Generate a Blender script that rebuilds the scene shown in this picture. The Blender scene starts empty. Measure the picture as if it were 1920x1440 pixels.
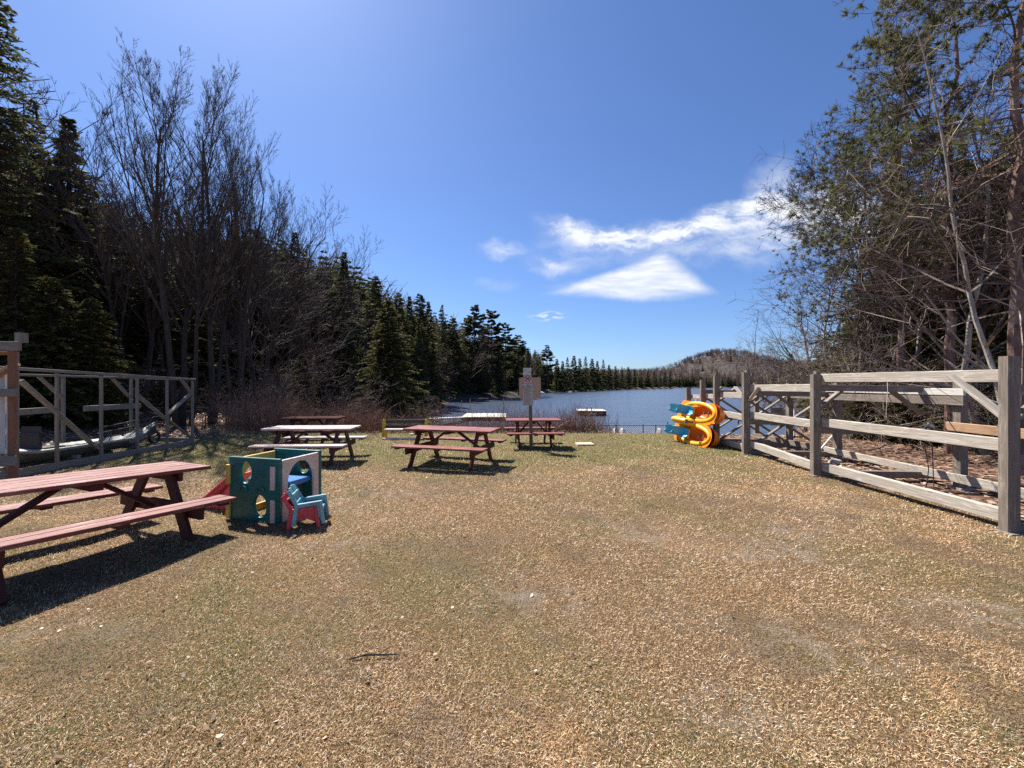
import bpy, math, random
import numpy as np
from mathutils import Vector, Matrix
PI = math.pi
random.seed(7)
RNG = np.random.default_rng(7)
SC = bpy.context.scene
COL = SC.collection

# ------------------------------------------------------------------ camera
F = 735.0                      # focal length in pixels of a 1920 wide frame
CAMH = 1.68
cd = bpy.data.cameras.new('camera'); cam = bpy.data.objects.new('camera', cd); COL.objects.link(cam)
cam.location = (0, 0, CAMH); cam.rotation_euler = (PI/2, 0, 0)
cd.sensor_width = 36; cd.lens = 36*F/1920; cd.clip_start = 0.05; cd.clip_end = 5000
cd.shift_y = 0.0005
SC.camera = cam

# ------------------------------------------------------------------ light
SUN = Vector((-0.375, 0.458, 0.804)).normalized()
SUN_EL = math.asin(SUN.z); SUN_AZ = math.atan2(SUN.x, SUN.y)      # clockwise from +Y
sd = bpy.data.lights.new('sun', 'SUN'); sun = bpy.data.objects.new('sun', sd); COL.objects.link(sun)
sd.energy = 5.0; sd.angle = math.radians(0.53); sd.color = (1.0, 0.95, 0.87)
sun.rotation_euler = SUN.to_track_quat('Z', 'Y').to_euler()
sun.location = (-20, 25, 45)
SC.view_settings.view_transform = 'Standard'; SC.view_settings.look = 'None'
SC.view_settings.exposure = 1.1; SC.view_settings.gamma = 1.0
SC.view_settings.use_curve_mapping = False
try:
    SC.cycles.max_bounces = 6; SC.cycles.diffuse_bounces = 2; SC.cycles.glossy_bounces = 2
    SC.cycles.transmission_bounces = 2; SC.cycles.transparent_max_bounces = 8
    SC.cycles.use_denoising = False
except Exception: pass

def N(t, k, **kw):
    n = t.nodes.new(k)
    for a, b in kw.items():
        if a.startswith('i_'):
            n.inputs[int(a[2:])].default_value = b
        else: setattr(n, a, b)
    return n
def Ma(t, op, a, b=None, c=None, clamp=False):
    n = t.nodes.new('ShaderNodeMath'); n.operation = op; n.use_clamp = clamp
    for i, v in enumerate((a, b, c)):
        if v is None: continue
        if isinstance(v, (int, float)): n.inputs[i].default_value = v
        else: t.links.new(v, n.inputs[i])
    return n.outputs[0]
def Smooth(t, v, a, b, lo=0., hi=1.):
    n = t.nodes.new('ShaderNodeMapRange'); n.interpolation_type = 'SMOOTHSTEP'
    t.links.new(v, n.inputs[0])
    for i, x in enumerate((a, b, lo, hi)): n.inputs[i+1].default_value = x
    return n.outputs[0]
def Mix(t, f, a, b, mode='MIX'):
    n = t.nodes.new('ShaderNodeMix'); n.data_type = 'RGBA'; n.blend_type = mode
    for s, v in ((n.inputs[0], f), (n.inputs[6], a), (n.inputs[7], b)):
        if isinstance(v, (int, float)): s.default_value = v
        elif isinstance(v, tuple): s.default_value = (*v[:3], 1)
        else: t.links.new(v, s)
    return n.outputs[2]
def Noise(t, vec, scale, detail=3, rough=.55, dist=0., out=0):
    n = N(t, 'ShaderNodeTexNoise'); n.inputs['Scale'].default_value = scale
    n.inputs['Detail'].default_value = detail; n.inputs['Roughness'].default_value = rough
    n.inputs['Distortion'].default_value = dist
    if vec is not None: t.links.new(vec, n.inputs['Vector'])
    return n.outputs[out]
def Mapp(t, vec, scale=(1, 1, 1), rot=(0, 0, 0), loc=(0, 0, 0)):
    n = N(t, 'ShaderNodeMapping'); t.links.new(vec, n.inputs[0])
    n.inputs[1].default_value = loc; n.inputs[2].default_value = rot; n.inputs[3].default_value = scale
    return n.outputs[0]
def Ramp(t, f, stops):
    n = N(t, 'ShaderNodeValToRGB'); t.links.new(f, n.inputs[0])
    e = n.color_ramp.elements
    while len(e) < len(stops): e.new(.5)
    for s, (p, c) in zip(e, stops): s.position = p; s.color = (*c, 1)
    return n.outputs[0]

def make_world():
    w = bpy.data.worlds.new('World'); SC.world = w; w.use_nodes = True
    t = w.node_tree; t.nodes.clear()
    sky = N(t, 'ShaderNodeTexSky'); sky.sky_type = 'NISHITA'; sky.sun_disc = False
    sky.sun_elevation = SUN_EL; sky.sun_rotation = SUN_AZ
    sky.altitude = 250; sky.air_density = 1.0; sky.dust_density = 0.6; sky.ozone_density = 2.0
    tc = N(t, 'ShaderNodeTexCoord'); D = tc.outputs['Generated']
    sp = N(t, 'ShaderNodeSeparateXYZ'); t.links.new(D, sp.inputs[0])
    y = Ma(t, 'MAXIMUM', sp.outputs[1], 0.02)
    u = Ma(t, 'DIVIDE', sp.outputs[0], y); v = Ma(t, 'DIVIDE', sp.outputs[2], y)
    cb = N(t, 'ShaderNodeCombineXYZ'); t.links.new(u, cb.inputs[0]); t.links.new(v, cb.inputs[1])
    # wind-torn edges: warp the direction with noise
    wn = Noise(t, cb.outputs[0], 6, 7, .66, out=1)
    wv = N(t, 'ShaderNodeVectorMath', operation='SUBTRACT'); t.links.new(wn, wv.inputs[0]); wv.inputs[1].default_value = (.5, .5, .5)
    ws = N(t, 'ShaderNodeVectorMath', operation='SCALE'); t.links.new(wv.outputs[0], ws.inputs[0]); ws.inputs[3].default_value = .10
    wa = N(t, 'ShaderNodeVectorMath', operation='ADD'); t.links.new(cb.outputs[0], wa.inputs[0]); t.links.new(ws.outputs[0], wa.inputs[1])
    P = wa.outputs[0]
    def blob(cx, cy, rx, ry, deg, amt, soft=1.0, vec=P):
        x0, y0 = (cx-960)/F, (721-cy)/F
        m = N(t, 'ShaderNodeMapping', vector_type='TEXTURE'); t.links.new(vec, m.inputs[0])
        m.inputs[1].default_value = (x0, y0, 0); m.inputs[2].default_value = (0, 0, math.radians(deg))
        m.inputs[3].default_value = (rx/F, ry/F, 1)
        l = N(t, 'ShaderNodeVectorMath', operation='LENGTH'); t.links.new(m.outputs[0], l.inputs[0])
        return Smooth(t, l.outputs[1], 1.0, 1.0-soft, 0, amt)
    wisps = [(1130, 440, 150, 34, -6, .85), (1250, 440, 140, 30, 8, .8), (1380, 412, 140, 48, 14, .95), (1200, 436, 200, 26, 2, .6), (1450, 385, 90, 55, 25, .8),
             (1520, 400, 170, 75, 6, .95), (1690, 420, 200, 95, 0, .95), (1340, 400, 45, 26, 25, .6),
             (1060, 425, 80, 26, -20, .5), (940, 470, 62, 22, 0, .55), (1030, 497, 62, 26, -8, .55), (1300, 470, 190, 42, 4, .38),
             (1420, 465, 110, 50, 10, .42), (930, 532, 60, 18, 0, .22), (1080, 470, 120, 55, 0, .28), (1440, 350, 90, 45, 50, .4)]
    tot = None
    for b in wisps:
        o = blob(*b); tot = o if tot is None else Ma(t, 'ADD', tot, o)
    st = Noise(t, Mapp(t, P, (6, 16, 1), (0, 0, math.radians(8))), 1.6, 6, .62)
    st = Smooth(t, st, .30, .66, .12, 1.12)
    tot = Ma(t, 'MULTIPLY', tot, st)
    # the lens-shaped cloud, flat below, crisp
    wn2 = N(t, 'ShaderNodeVectorMath', operation='SCALE'); t.links.new(wv.outputs[0], wn2.inputs[0]); wn2.inputs[3].default_value = .034
    wb = N(t, 'ShaderNodeVectorMath', operation='ADD'); t.links.new(cb.outputs[0], wb.inputs[0]); t.links.new(wn2.outputs[0], wb.inputs[1])
    P2 = wb.outputs[0]
    s2 = N(t, 'ShaderNodeSeparateXYZ'); t.links.new(P2, s2.inputs[0])
    X, Y = s2.outputs[0], s2.outputs[1]
    def half(x1, y1, x2, y2, soft):      # inside is above the line going left to right
        ax, ay, bx, by = (x1-960)/F, (721-y1)/F, (x2-960)/F, (721-y2)/F
        L = math.hypot(bx-ax, by-ay); nx, ny = -(by-ay)/L, (bx-ax)/L
        d = Ma(t, 'ADD', Ma(t, 'MULTIPLY', X, nx), Ma(t, 'MULTIPLY_ADD', Y, ny, -(ax*nx+ay*ny)))
        return Smooth(t, d, -soft, soft)
    lens = Ma(t, 'MULTIPLY', half(1010, 547, 1340, 548, .014), half(1240, 478, 1015, 556, .012))
    lens = Ma(t, 'MULTIPLY', lens, half(1335, 552, 1232, 470, .022))
    belly = Ma(t, 'MULTIPLY', blob(1180, 545, 170, 24, -2, 1., .9, P2), .95)
    lens = Ma(t, 'MAXIMUM', lens, belly)
    grain = Smooth(t, Noise(t, Mapp(t, P2, (7, 45, 1), (0, 0, math.radians(-8))), 1.5, 4, .55), .25, .7, .62, 1.0)
    lens = Ma(t, 'MULTIPLY', lens, grain)
    str_ = Ma(t, 'MULTIPLY', blob(1030, 594, 50, 11, 4, .8, .9, P2), Smooth(t, Noise(t, Mapp(t, P2, (14, 60, 1), (0, 0, math.radians(12))), 2.2, 2, .5), .45, .62))
    tot = Ma(t, 'ADD', Ma(t, 'ADD', tot, lens), str_)
    above = Smooth(t, sp.outputs[1], .05, .15)
    tot = Ma(t, 'MULTIPLY', Ma(t, 'MINIMUM', tot, .97), above)
    skyc = Mix(t, 1.0, sky.outputs[0], (0.79, 1.0, 1.38), 'MULTIPLY')
    col = Mix(t, tot, skyc, (9.2, 9.5, 10.0))
    bg = N(t, 'ShaderNodeBackground'); t.links.new(col, bg.inputs[0]); bg.inputs[1].default_value = 0.050
    o = N(t, 'ShaderNodeOutputWorld'); t.links.new(bg.outputs[0], o.inputs[0])
make_world()

# ------------------------------------------------------------------ helpers
def tag(o, label=None, cat=None, group=None, kind=None):
    if label: o['label'] = label
    if cat: o['category'] = cat
    if group: o['group'] = group
    if kind: o['kind'] = kind
    return o
def empty(name, loc=(0, 0, 0), rz=0., rot=None):
    o = bpy.data.objects.new(name, None); COL.objects.link(o)
    o.empty_display_size = .2
    o.location = loc; o.rotation_euler = rot if rot else (0, 0, rz)
    return o
def copy_tree(o, parent=None):
    c = o.copy(); COL.objects.link(c); c.parent = parent
    for ch in list(o.children): copy_tree(ch, c)
    return c
class MB:
    """collects vertices, faces, uvs of one mesh object"""
    def __init__(s): s.v = []; s.f = []; s.uv = []; s.sm = []
    def face(s, pts, uvs=None, smooth=False):
        i = len(s.v); s.v += [tuple(p) for p in pts]; s.f.append(tuple(range(i, i+len(pts))))
        s.uv += list(uvs) if uvs else [(0, 0)]*len(pts); s.sm.append(smooth)
    def beam(s, a, b, w, h, up=(0, 0, 1), ch=.004):
        """plank from a to b: w across, h along up, with eased edges"""
        a = Vector(a); b = Vector(b); d = (b-a); L = d.length; d.normalize()
        up = Vector(up); x = d.cross(up)
        if x.length < 1e-4: x = d.cross(Vector((0, 1, 0)))
        x.normalize(); z = x.cross(d).normalized()
        ch = min(ch, w*.3, h*.3)
        W, H = w/2, h/2
        prof = [(-W+ch, -H), (W-ch, -H), (W, -H+ch), (W, H-ch), (W-ch, H), (-W+ch, H), (-W, H-ch), (-W, -H+ch)]
        o1, o2 = random.random()*9, random.random()*9
        A = [a+x*p+z*q for p, q in prof]; B = [b+x*p+z*q for p, q in prof]
        per = [0]
        for i in range(8):
            p, q = prof[i], prof[(i+1) % 8]; per.append(per[-1]+math.hypot(p[0]-q[0], p[1]-q[1]))
        for i in range(8):
            j = (i+1) % 8
            s.face([A[i], A[j], B[j], B[i]], [(o1, o2+per[i]), (o1, o2+per[i+1]), (o1+L, o2+per[i+1]), (o1+L, o2+per[i])])
        s.face(A[::-1], [(o1+p*.3, o2+q) for p, q in prof[::-1]]); s.face(B, [(o1+p*.3, o2+q) for p, q in prof])
    def box(s, c, d, ch=.004):
        s.beam((c[0]-d[0]/2, c[1], c[2]), (c[0]+d[0]/2, c[1], c[2]), d[1], d[2], ch=ch)
    def tube(s, pts, r, n=8, cap=True, closed=False):
        pts = [Vector(p) for p in pts]; k = len(pts)
        rr = r if isinstance(r, (list, tuple)) else [r]*k
        rings = []; u = None
        for i, p in enumerate(pts):
            if closed: d = (pts[(i+1) % k]-pts[i-1])
            else: d = (pts[min(i+1, k-1)]-pts[max(i-1, 0)])
            d.normalize()
            if u is None:
                u = d.cross(Vector((0, 0, 1)))
                if u.length < .1: u = d.cross(Vector((1, 0, 0)))
            u = (u-d*u.dot(d)).normalized(); w = d.cross(u)
            rings.append([p+(u*math.cos(2*PI*j/n)+w*math.sin(2*PI*j/n))*rr[i] for j in range(n)])
        m = k if closed else k-1
        for i in range(m):
            A, B = rings[i], rings[(i+1) % k]
            for j in range(n):
                s.face([A[j], A[(j+1) % n], B[(j+1) % n], B[j]], [(i*.2, j/n), (i*.2, (j+1)/n), (i*.2+.2, (j+1)/n), (i*.2+.2, j/n)], True)
        if cap and not closed:
            s.face(rings[0][::-1]); s.face(rings[-1])
    def grid(s, rows, smooth=True, closed=False):
        """rows: list of equally long point rows"""
        n = len(rows[0])
        for i in range(len(rows)-1):
            for j in range(n if closed else n-1):
                k = (j+1) % n
                s.face([rows[i][j], rows[i][k], rows[i+1][k], rows[i+1][j]], [(i*.1, j*.1), (i*.1, j*.1+.1), (i*.1+.1, j*.1+.1), (i*.1+.1, j*.1)], smooth)
    def prism(s, outline, a, b, hole=None, seam=None):
        """outline (2d list) between z=a and z=b in local xy; hole: outline with the same count"""
        n = len(outline)
        for O, flip in ((outline, False), (hole, True)):
            if not O: continue
            m = len(O)
            for i in range(m):
                p, q = O[i], O[(i+1) % m]
                if seam is not None and abs(p[1]-seam) < 1e-6 and abs(q[1]-seam) < 1e-6: continue
                fc = [(p[0], p[1], a), (q[0], q[1], a), (q[0], q[1], b), (p[0], p[1], b)]
                s.face(fc[::-1] if flip else fc, smooth=flip)
        if not hole:
            s.face([(p[0], p[1], b) for p in outline]); s.face([(p[0], p[1], a) for p in outline[::-1]])
        else:
            for i in range(n):
                j = (i+1) % n
                o1, o2, h1, h2 = outline[i], outline[j], hole[i], hole[j]
                s.face([(*o1, b), (*o2, b), (*h2, b), (*h1, b)]); s.face([(*o2, a), (*o1, a), (*h1, a), (*h2, a)])
    def xf(s, M, start=0):
        for i in range(start, len(s.v)): s.v[i] = tuple(M @ Vector(s.v[i]))
    def build(s, name, mat, parent=None, weld=False, bevel=0., sub=0):
        me = bpy.data.meshes.new(name); me.from_pydata(s.v, [], s.f)
        uv = me.uv_layers.new(name='UVMap'); uv.data.foreach_set('uv', np.array(s.uv, dtype=np.float32).ravel())
        me.polygons.foreach_set('use_smooth', s.sm)
        me.materials.append(mat); me.update()
        if weld or bevel or sub:
            import bmesh
            bm = bmesh.new(); bm.from_mesh(me)
            bmesh.ops.remove_doubles(bm, verts=bm.verts, dist=1e-4)
            bmesh.ops.recalc_face_normals(bm, faces=bm.faces)
            bm.to_mesh(me); bm.free()
        o = bpy.data.objects.new(name, me); COL.objects.link(o)
        if bevel:
            m = o.modifiers.new('bevel', 'BEVEL'); m.width = bevel; m.segments = 2; m.limit_method = 'ANGLE'; m.angle_limit = .6
        if sub:
            m = o.modifiers.new('sub', 'SUBSURF'); m.levels = sub; m.render_levels = sub
        if parent: o.parent = parent
        return o
def np_mesh(name, V, Fc, mat, parent=None, smooth=False, attrs=None):
    """V (n,3); Fc list of (m,k) index arrays"""
    me = bpy.data.meshes.new(name)
    loops = np.concatenate([f.ravel() for f in Fc]).astype(np.int32)
    sizes = np.concatenate([np.full(len(f), f.shape[1]) for f in Fc]).astype(np.int32)
    me.vertices.add(len(V)); me.vertices.foreach_set('co', np.asarray(V, dtype=np.float32).ravel())
    me.loops.add(len(loops)); me.loops.foreach_set('vertex_index', loops)
    me.polygons.add(len(sizes))
    st = np.concatenate([[0], np.cumsum(sizes)[:-1]]).astype(np.int32)
    me.polygons.foreach_set('loop_start', st); me.polygons.foreach_set('loop_total', sizes)
    me.polygons.foreach_set('use_smooth', np.full(len(sizes), smooth))
    if attrs:
        for k, a in attrs.items():
            at = me.attributes.new(k, 'FLOAT', 'POINT'); at.data.foreach_set('value', np.asarray(a, dtype=np.float32))
    me.materials.append(mat); me.update(calc_edges=True); me.validate()
    if name is None: return me
    o = bpy.data.objects.new(name, me); COL.objects.link(o)
    if parent: o.parent = parent
    return o

# ------------------------------------------------------------------ materials
def mat(name):
    m = bpy.data.materials.new(name); m.use_nodes = True; t = m.node_tree
    b = t.nodes['Principled BSDF']
    return m, t, b
def plain(name, col, rough=.5, metal=0., var=.12, scale=6., dirt=None, bump=0.):
    m, t, b = mat(name)
    tc = N(t, 'ShaderNodeTexCoord')
    n = Noise(t, tc.outputs['Object'], scale, 4, .6)
    c2 = tuple(max(0, c*(1-var*2.2)) for c in col)
    c1 = tuple(min(1, c*(1+var)) for c in col)
    c = Ramp(t, n, [(.3, c2), (.65, c1)])
    if dirt:
        n2 = Noise(t, tc.outputs['Object'], scale*2.3, 6, .7)
        c = Mix(t, Smooth(t, n2, .52, .7, 0, .7), c, dirt)
    t.links.new(c, b.inputs['Base Color']); b.inputs['Roughness'].default_value = rough; b.inputs['Metallic'].default_value = metal
    if bump:
        bp = N(t, 'ShaderNodeBump'); bp.inputs['Strength'].default_value = bump; bp.inputs['Distance'].default_value = .01
        t.links.new(Noise(t, tc.outputs['Object'], scale*8, 4, .6), bp.inputs['Height']); t.links.new(bp.outputs[0], b.inputs['Normal'])
    return m
def wood(name, light, dark, rough=.7, grain=1.0, wear_glare=None, spec=.3, knots=True):
    m, t, b = mat(name)
    uv = N(t, 'ShaderNodeUVMap').outputs[0]
    g = Noise(t, Mapp(t, uv, (3.0, 55, 1)), 1.0, 5, .65, .4)
    big = Noise(t, Mapp(t, uv, (1.2, 6, 1)), 1.0, 3, .6)
    c = Ramp(t, g, [(.28, dark), (.5, tuple((a+b_)/2 for a, b_ in zip(light, dark))), (.68, light)])
    c = Mix(t, Smooth(t, big, .3, .75, 0, .55), c, tuple(x*.62 for x in light))
    if knots:
        vo = N(t, 'ShaderNodeTexVoronoi'); t.links.new(Mapp(t, uv, (1.6, 7, 1)), vo.inputs['Vector']); vo.inputs['Scale'].default_value = 1.
        c = Mix(t, Smooth(t, vo.outputs['Distance'], .09, .04, 0, .75), c, tuple(x*.35 for x in dark))
    if wear_glare:
        wn = Noise(t, Mapp(t, uv, (2.2, 14, 1)), 1.0, 6, .72, .8)
        c = Mix(t, Smooth(t, wn, .5, .68, 0, .85), c, wear_glare)
    t.links.new(c, b.inputs['Base Color']); b.inputs['Roughness'].default_value = rough
    b.inputs['Specular IOR Level'].default_value = spec
    bp = N(t, 'ShaderNodeBump'); bp.inputs['Strength'].default_value = .55*grain; bp.inputs['Distance'].default_value = .006
    t.links.new(g, bp.inputs['Height']); t.links.new(bp.outputs[0], b.inputs['Normal'])
    return m
M = {}
M['red_top'] = wood('red_stained_top', (.25, .066, .054), (.085, .018, .015), .5, 1.3, wear_glare=(.46, .26, .235), spec=.4)  # pale patches: faded stain plus glare put into the colour
M['red_top2'] = wood('red_stained_boards', (.27, .068, .052), (.11, .022, .018), .5, 1.2, wear_glare=(.42, .19, .16), spec=.4)
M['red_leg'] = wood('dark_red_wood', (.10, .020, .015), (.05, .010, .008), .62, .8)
M['pale_top'] = wood('weathered_glare_top', (.58, .46, .43), (.36, .26, .235), .45, 1., wear_glare=(.70, .62, .59), spec=.5)  # weathered pink, whitened further to hold the glare in the colour
M['brown_leg'] = wood('dark_brown_wood', (.08, .028, .02), (.04, .014, .011), .62, .8)
M['brown_top'] = wood('stained_brown_boards', (.10, .05, .04), (.05, .025, .02), .95, .8, spec=.05)
M['grey_wood'] = wood('weathered_grey_wood', (.54, .485, .41), (.24, .20, .16), .85, 1.3, wear_glare=(.62, .57, .49))
M['grey_post'] = wood('dark_weathered_wood', (.27, .225, .185), (.12, .095, .078), .88, 1.3, wear_glare=(.34, .30, .25))
M['new_wood'] = wood('orange_brown_new_wood', (.52, .33, .20), (.36, .20, .11), .75, 1.)
M['rust_wood'] = wood('reddish_brown_post_wood', (.30, .15, .085), (.17, .075, .04), .75, 1.)
M['left_wood'] = wood('silver_grey_lumber', (.30, .265, .22), (.15, .13, .105), .8, 1.)
M['plank_white'] = wood('bleached_plank', (.74, .70, .64), (.5, .46, .4), .8, .8)
M['yellow_paint'] = wood('yellow_painted_wood', (.80, .50, .03), (.60, .34, .02), .5, .5, knots=False)
M['plywood'] = wood('plywood_board', (.52, .36, .26), (.38, .25, .18), .75, .5, knots=False)
M['post_wood'] = wood('treated_post_wood', (.20, .155, .11), (.10, .075, .055), .8, 1.)
M['teal'] = plain('green_plastic', (.004, .12, .105), .38, var=.1, dirt=(.012, .13, .12))
M['cream'] = plain('cream_plastic', (.62, .50, .44), .45, var=.08, dirt=(.45, .33, .28))
M['yellow_pl'] = plain('yellow_plastic', (.66, .43, .09), .42, var=.08)
M['blue_pl'] = plain('blue_plastic', (.03, .16, .44), .35, var=.1)
M['orange_pl'] = plain('orange_plastic', (.75, .17, .02), .4, var=.08)
M['pink_pl'] = plain('faded_red_plastic', (.74, .10, .16), .35, var=.12)
M['red_pl'] = plain('crimson_plastic', (.50, .035, .06), .38, var=.12, dirt=(.55, .12, .13))
M['sky_pl'] = plain('pale_teal_plastic', (.14, .36, .42), .4, var=.12, dirt=(.3, .45, .48))
M['boat_orange'] = plain('orange_hull_plastic', (.80, .155, .008), .35, var=.08, scale=3)
M['boat_hull'] = plain('lit_through_orange_hull', (.95, .24, .015), .35, var=.08, scale=3)  # brighter copy of the boat orange, light through the plastic put into colour
M['boat_deck'] = plain('orange_yellow_deck_plastic', (.90, .27, .01), .38, var=.1, scale=3)
M['boat_yellow'] = plain('yellow_deck_plastic', (.92, .42, .02), .38, var=.1, scale=3)
M['seat_blue'] = plain('blue_seat_plastic', (.08, .42, .62), .32, var=.1)
M['dark'] = plain('black_plastic', (.018, .018, .02), .5)
M['steel'] = plain('galvanised_steel', (.28, .29, .30), .45, .7)
M['grey_pl'] = plain('grey_rubber', (.12, .115, .11), .6)
M['kayak'] = plain('olive_grey_kayak_plastic', (.24, .25, .215), .5, var=.15, scale=2.5)
M['kayak_dark'] = plain('dark_kayak_hull', (.075, .075, .065), .35, var=.2)
M['white'] = plain('white_paint', (.75, .75, .72), .5, var=.06)
M['sign_white'] = plain('faded_white_sign', (.52, .53, .47), .6, var=.06)
M['sign_pink'] = plain('faded_pink_sign', (.55, .43, .42), .6, var=.06)
M['paper'] = plain('notice_sheet', (.44, .40, .37), .7, var=.05)
M['sign_red'] = plain('sign_red', (.28, .02, .04), .6)
M['ink'] = plain('printed_ink', (.05, .045, .045), .7)
M['ink_soft'] = plain('faded_ink', (.2, .175, .165), .7)
M['stone'] = plain('field_stone', (.42, .38, .33), .85, var=.2, scale=9, bump=.6)
M['slab'] = plain('pale_stone_slab', (.55, .47, .36), .85, var=.15, scale=7, bump=.5)
M['raft_dark'] = wood('dark_wet_wood', (.06, .055, .045), (.03, .028, .024), .6, .6)
M['navy'] = plain('navy_canvas', (.03, .045, .09), .7)
M['net'] = plain('fence_wire', (.11, .12, .14), .5, .6)
M['rope_dark'] = plain('dark_rope', (.03, .03, .045), .9)

def bark(name, a, b_, scale=9, tip=None):
    m, t, b = mat(name)
    tc = N(t, 'ShaderNodeTexCoord')
    n = Noise(t, Mapp(t, tc.outputs['Object'], (1, 1, .35)), scale, 6, .7)
    c = Ramp(t, n, [(.3, a), (.7, b_)])
    if tip:
        n2 = Noise(t, tc.outputs['Object'], 1.1, 3, .6)
        c = Mix(t, Smooth(t, n2, .5, .62, 0, .8), c, tip)
    t.links.new(c, b.inputs['Base Color']); b.inputs['Roughness'].default_value = .9
    b.inputs['Specular IOR Level'].default_value = .15
    bp = N(t, 'ShaderNodeBump'); bp.inputs['Strength'].default_value = .8; bp.inputs['Distance'].default_value = .03
    t.links.new(n, bp.inputs['Height']); t.links.new(bp.outputs[0], b.inputs['Normal'])
    return m
M['bark'] = bark('grey_brown_bark', (.03, .024, .02), (.10, .08, .068))
M['bark_red'] = bark('red_pine_bark', (.085, .045, .035), (.26, .17, .135), 7, tip=(.28, .22, .19))
M['bark_pale'] = bark('pale_birch_bark', (.16, .13, .10), (.46, .42, .36), 6)
def twigm(name, c1, c2):
    m, t, b = mat(name)
    g = N(t, 'ShaderNodeNewGeometry')
    c = Ramp(t, g.outputs['Random Per Island'], [(.1, c1), (.9, c2)])
    t.links.new(c, b.inputs['Base Color']); b.inputs['Roughness'].default_value = .85
    b.inputs['Specular IOR Level'].default_value = .2
    return m
M['twig'] = twigm('bare_twigs', (.04, .032, .027), (.13, .105, .09))
M['twig_lit'] = twigm('sunlit_bare_twigs', (.10, .075, .06), (.34, .27, .22))  # sunlit copy of the bare twigs, the sunlight put into the colour
M['twig_red'] = twigm('reddish_bare_twigs', (.07, .045, .038), (.20, .135, .112))
M['twig_shore'] = twigm('red_brown_shore_stems', (.12, .06, .045), (.40, .25, .17))
M['dry_grass'] = twigm('dry_tall_grass', (.30, .21, .12), (.62, .47, .30))
def needles(name, cols, tr=.25):
    m, t, b = mat(name)
    g = N(t, 'ShaderNodeNewGeometry')
    c = Ramp(t, g.outputs['Random Per Island'], [(i/(len(cols)-1), x) for i, x in enumerate(cols)])
    tc = N(t, 'ShaderNodeTexCoord')
    n = Noise(t, tc.outputs['Object'], .9, 3, .6)
    c = Mix(t, Smooth(t, n, .45, .65, 0, .5), c, cols[-1])
    t.links.new(c, b.inputs['Base Color']); b.inputs['Roughness'].default_value = .75
    b.inputs['Specular IOR Level'].default_value = .2
    tl = N(t, 'ShaderNodeBsdfTranslucent'); t.links.new(c, tl.inputs[0])
    mx = N(t, 'ShaderNodeMixShader'); mx.inputs[0].default_value = tr
    t.links.new(b.outputs[0], mx.inputs[1]); t.links.new(tl.outputs[0], mx.inputs[2])
    t.links.new(mx.outputs[0], t.nodes['Material Output'].inputs[0])
    return m
M['spruce'] = needles('dark_spruce_needles', [(.035, .043, .018), (.07, .078, .03), (.14, .135, .055)], .35)
M['hemlock'] = needles('olive_hemlock_needles', [(.03, .034, .010), (.07, .070, .020), (.14, .125, .040)], .35)
M['pine'] = needles('grey_green_pine_needles', [(.06, .07, .035), (.12, .13, .055), (.2, .19, .08)], .35)
M['rust'] = needles('rusty_dead_needles', [(.06, .032, .016), (.12, .062, .03), (.07, .06, .026)])

def make_ground_mat():
    m, t, b = mat('lawn_and_forest_floor')
    g = N(t, 'ShaderNodeNewGeometry'); P = g.outputs['Position']
    lit = N(t, 'ShaderNodeAttribute', attribute_name='litter').outputs['Fac']
    bare = N(t, 'ShaderNodeAttribute', attribute_name='bare').outputs['Fac']
    far = N(t, 'ShaderNodeAttribute', attribute_name='far').outputs['Fac']
    grn = N(t, 'ShaderNodeAttribute', attribute_name='green').outputs['Fac']
    fine = Noise(t, P, 70, 5, .7); mid = Noise(t, P, 9, 4, .65); big = Noise(t, P, 1.1, 4, .6)
    straw = Ramp(t, fine, [(.3, (.035, .02, .01)), (.5, (.17, .105, .055)), (.68, (.45, .31, .17))])
    c = Mix(t, Smooth(t, mid, .4, .7, 0, .5), straw, (.15, .095, .052))
    gr = Mix(t, fine, (.07, .075, .02), (.24, .22, .08))
    gm = Ma(t, 'MULTIPLY', grn, Smooth(t, mid, .35, .6, .35, 1.))
    c = Mix(t, gm, c, gr)
    c = Mix(t, Smooth(t, big, .52, .62, 0, .4), c, (.17, .125, .085))
    gravel = Ramp(t, Noise(t, P, 110, 3, .7), [(.3, (.16, .125, .095)), (.7, (.46, .39, .32))])
    c = Mix(t, Ma(t, 'MULTIPLY', bare, Smooth(t, Noise(t, P, 5, 5, .7), .42, .6, 0, .75)), c, gravel)
    leaf = N(t, 'ShaderNodeTexVoronoi'); t.links.new(P, leaf.inputs['Vector']); leaf.inputs['Scale'].default_value = 14
    lc = Ramp(t, N_sep(t, leaf.outputs['Color']), [(.2, (.045, .025, .018)), (.5, (.15, .08, .05)), (.85, (.36, .24, .17))])
    edge = Smooth(t, Ma(t, 'ADD', lit, Ma(t, 'MULTIPLY_ADD', mid, .9, -.45)), .35, .65)
    c = Mix(t, edge, c, lc)
    soil = Mix(t, Noise(t, P, .2, 4, .7), (.045, .037, .033), (.10, .082, .072))
    c = Mix(t, far, c, soil)
    t.links.new(c, b.inputs['Base Color']); b.inputs['Roughness'].default_value = .95
    b.inputs['Specular IOR Level'].default_value = .1
    bp = N(t, 'ShaderNodeBump'); bp.inputs['Strength'].default_value = 1.; bp.inputs['Distance'].default_value = .03
    t.links.new(Ma(t, 'ADD', fine, Ma(t, 'MULTIPLY', mid, .8)), bp.inputs['Height']); t.links.new(bp.outputs[0], b.inputs['Normal'])
    return m
def N_sep(t, col):
    s = N(t, 'ShaderNodeSeparateColor'); t.links.new(col, s.inputs[0]); return s.outputs[0]
M['ground'] = make_ground_mat()
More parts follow.
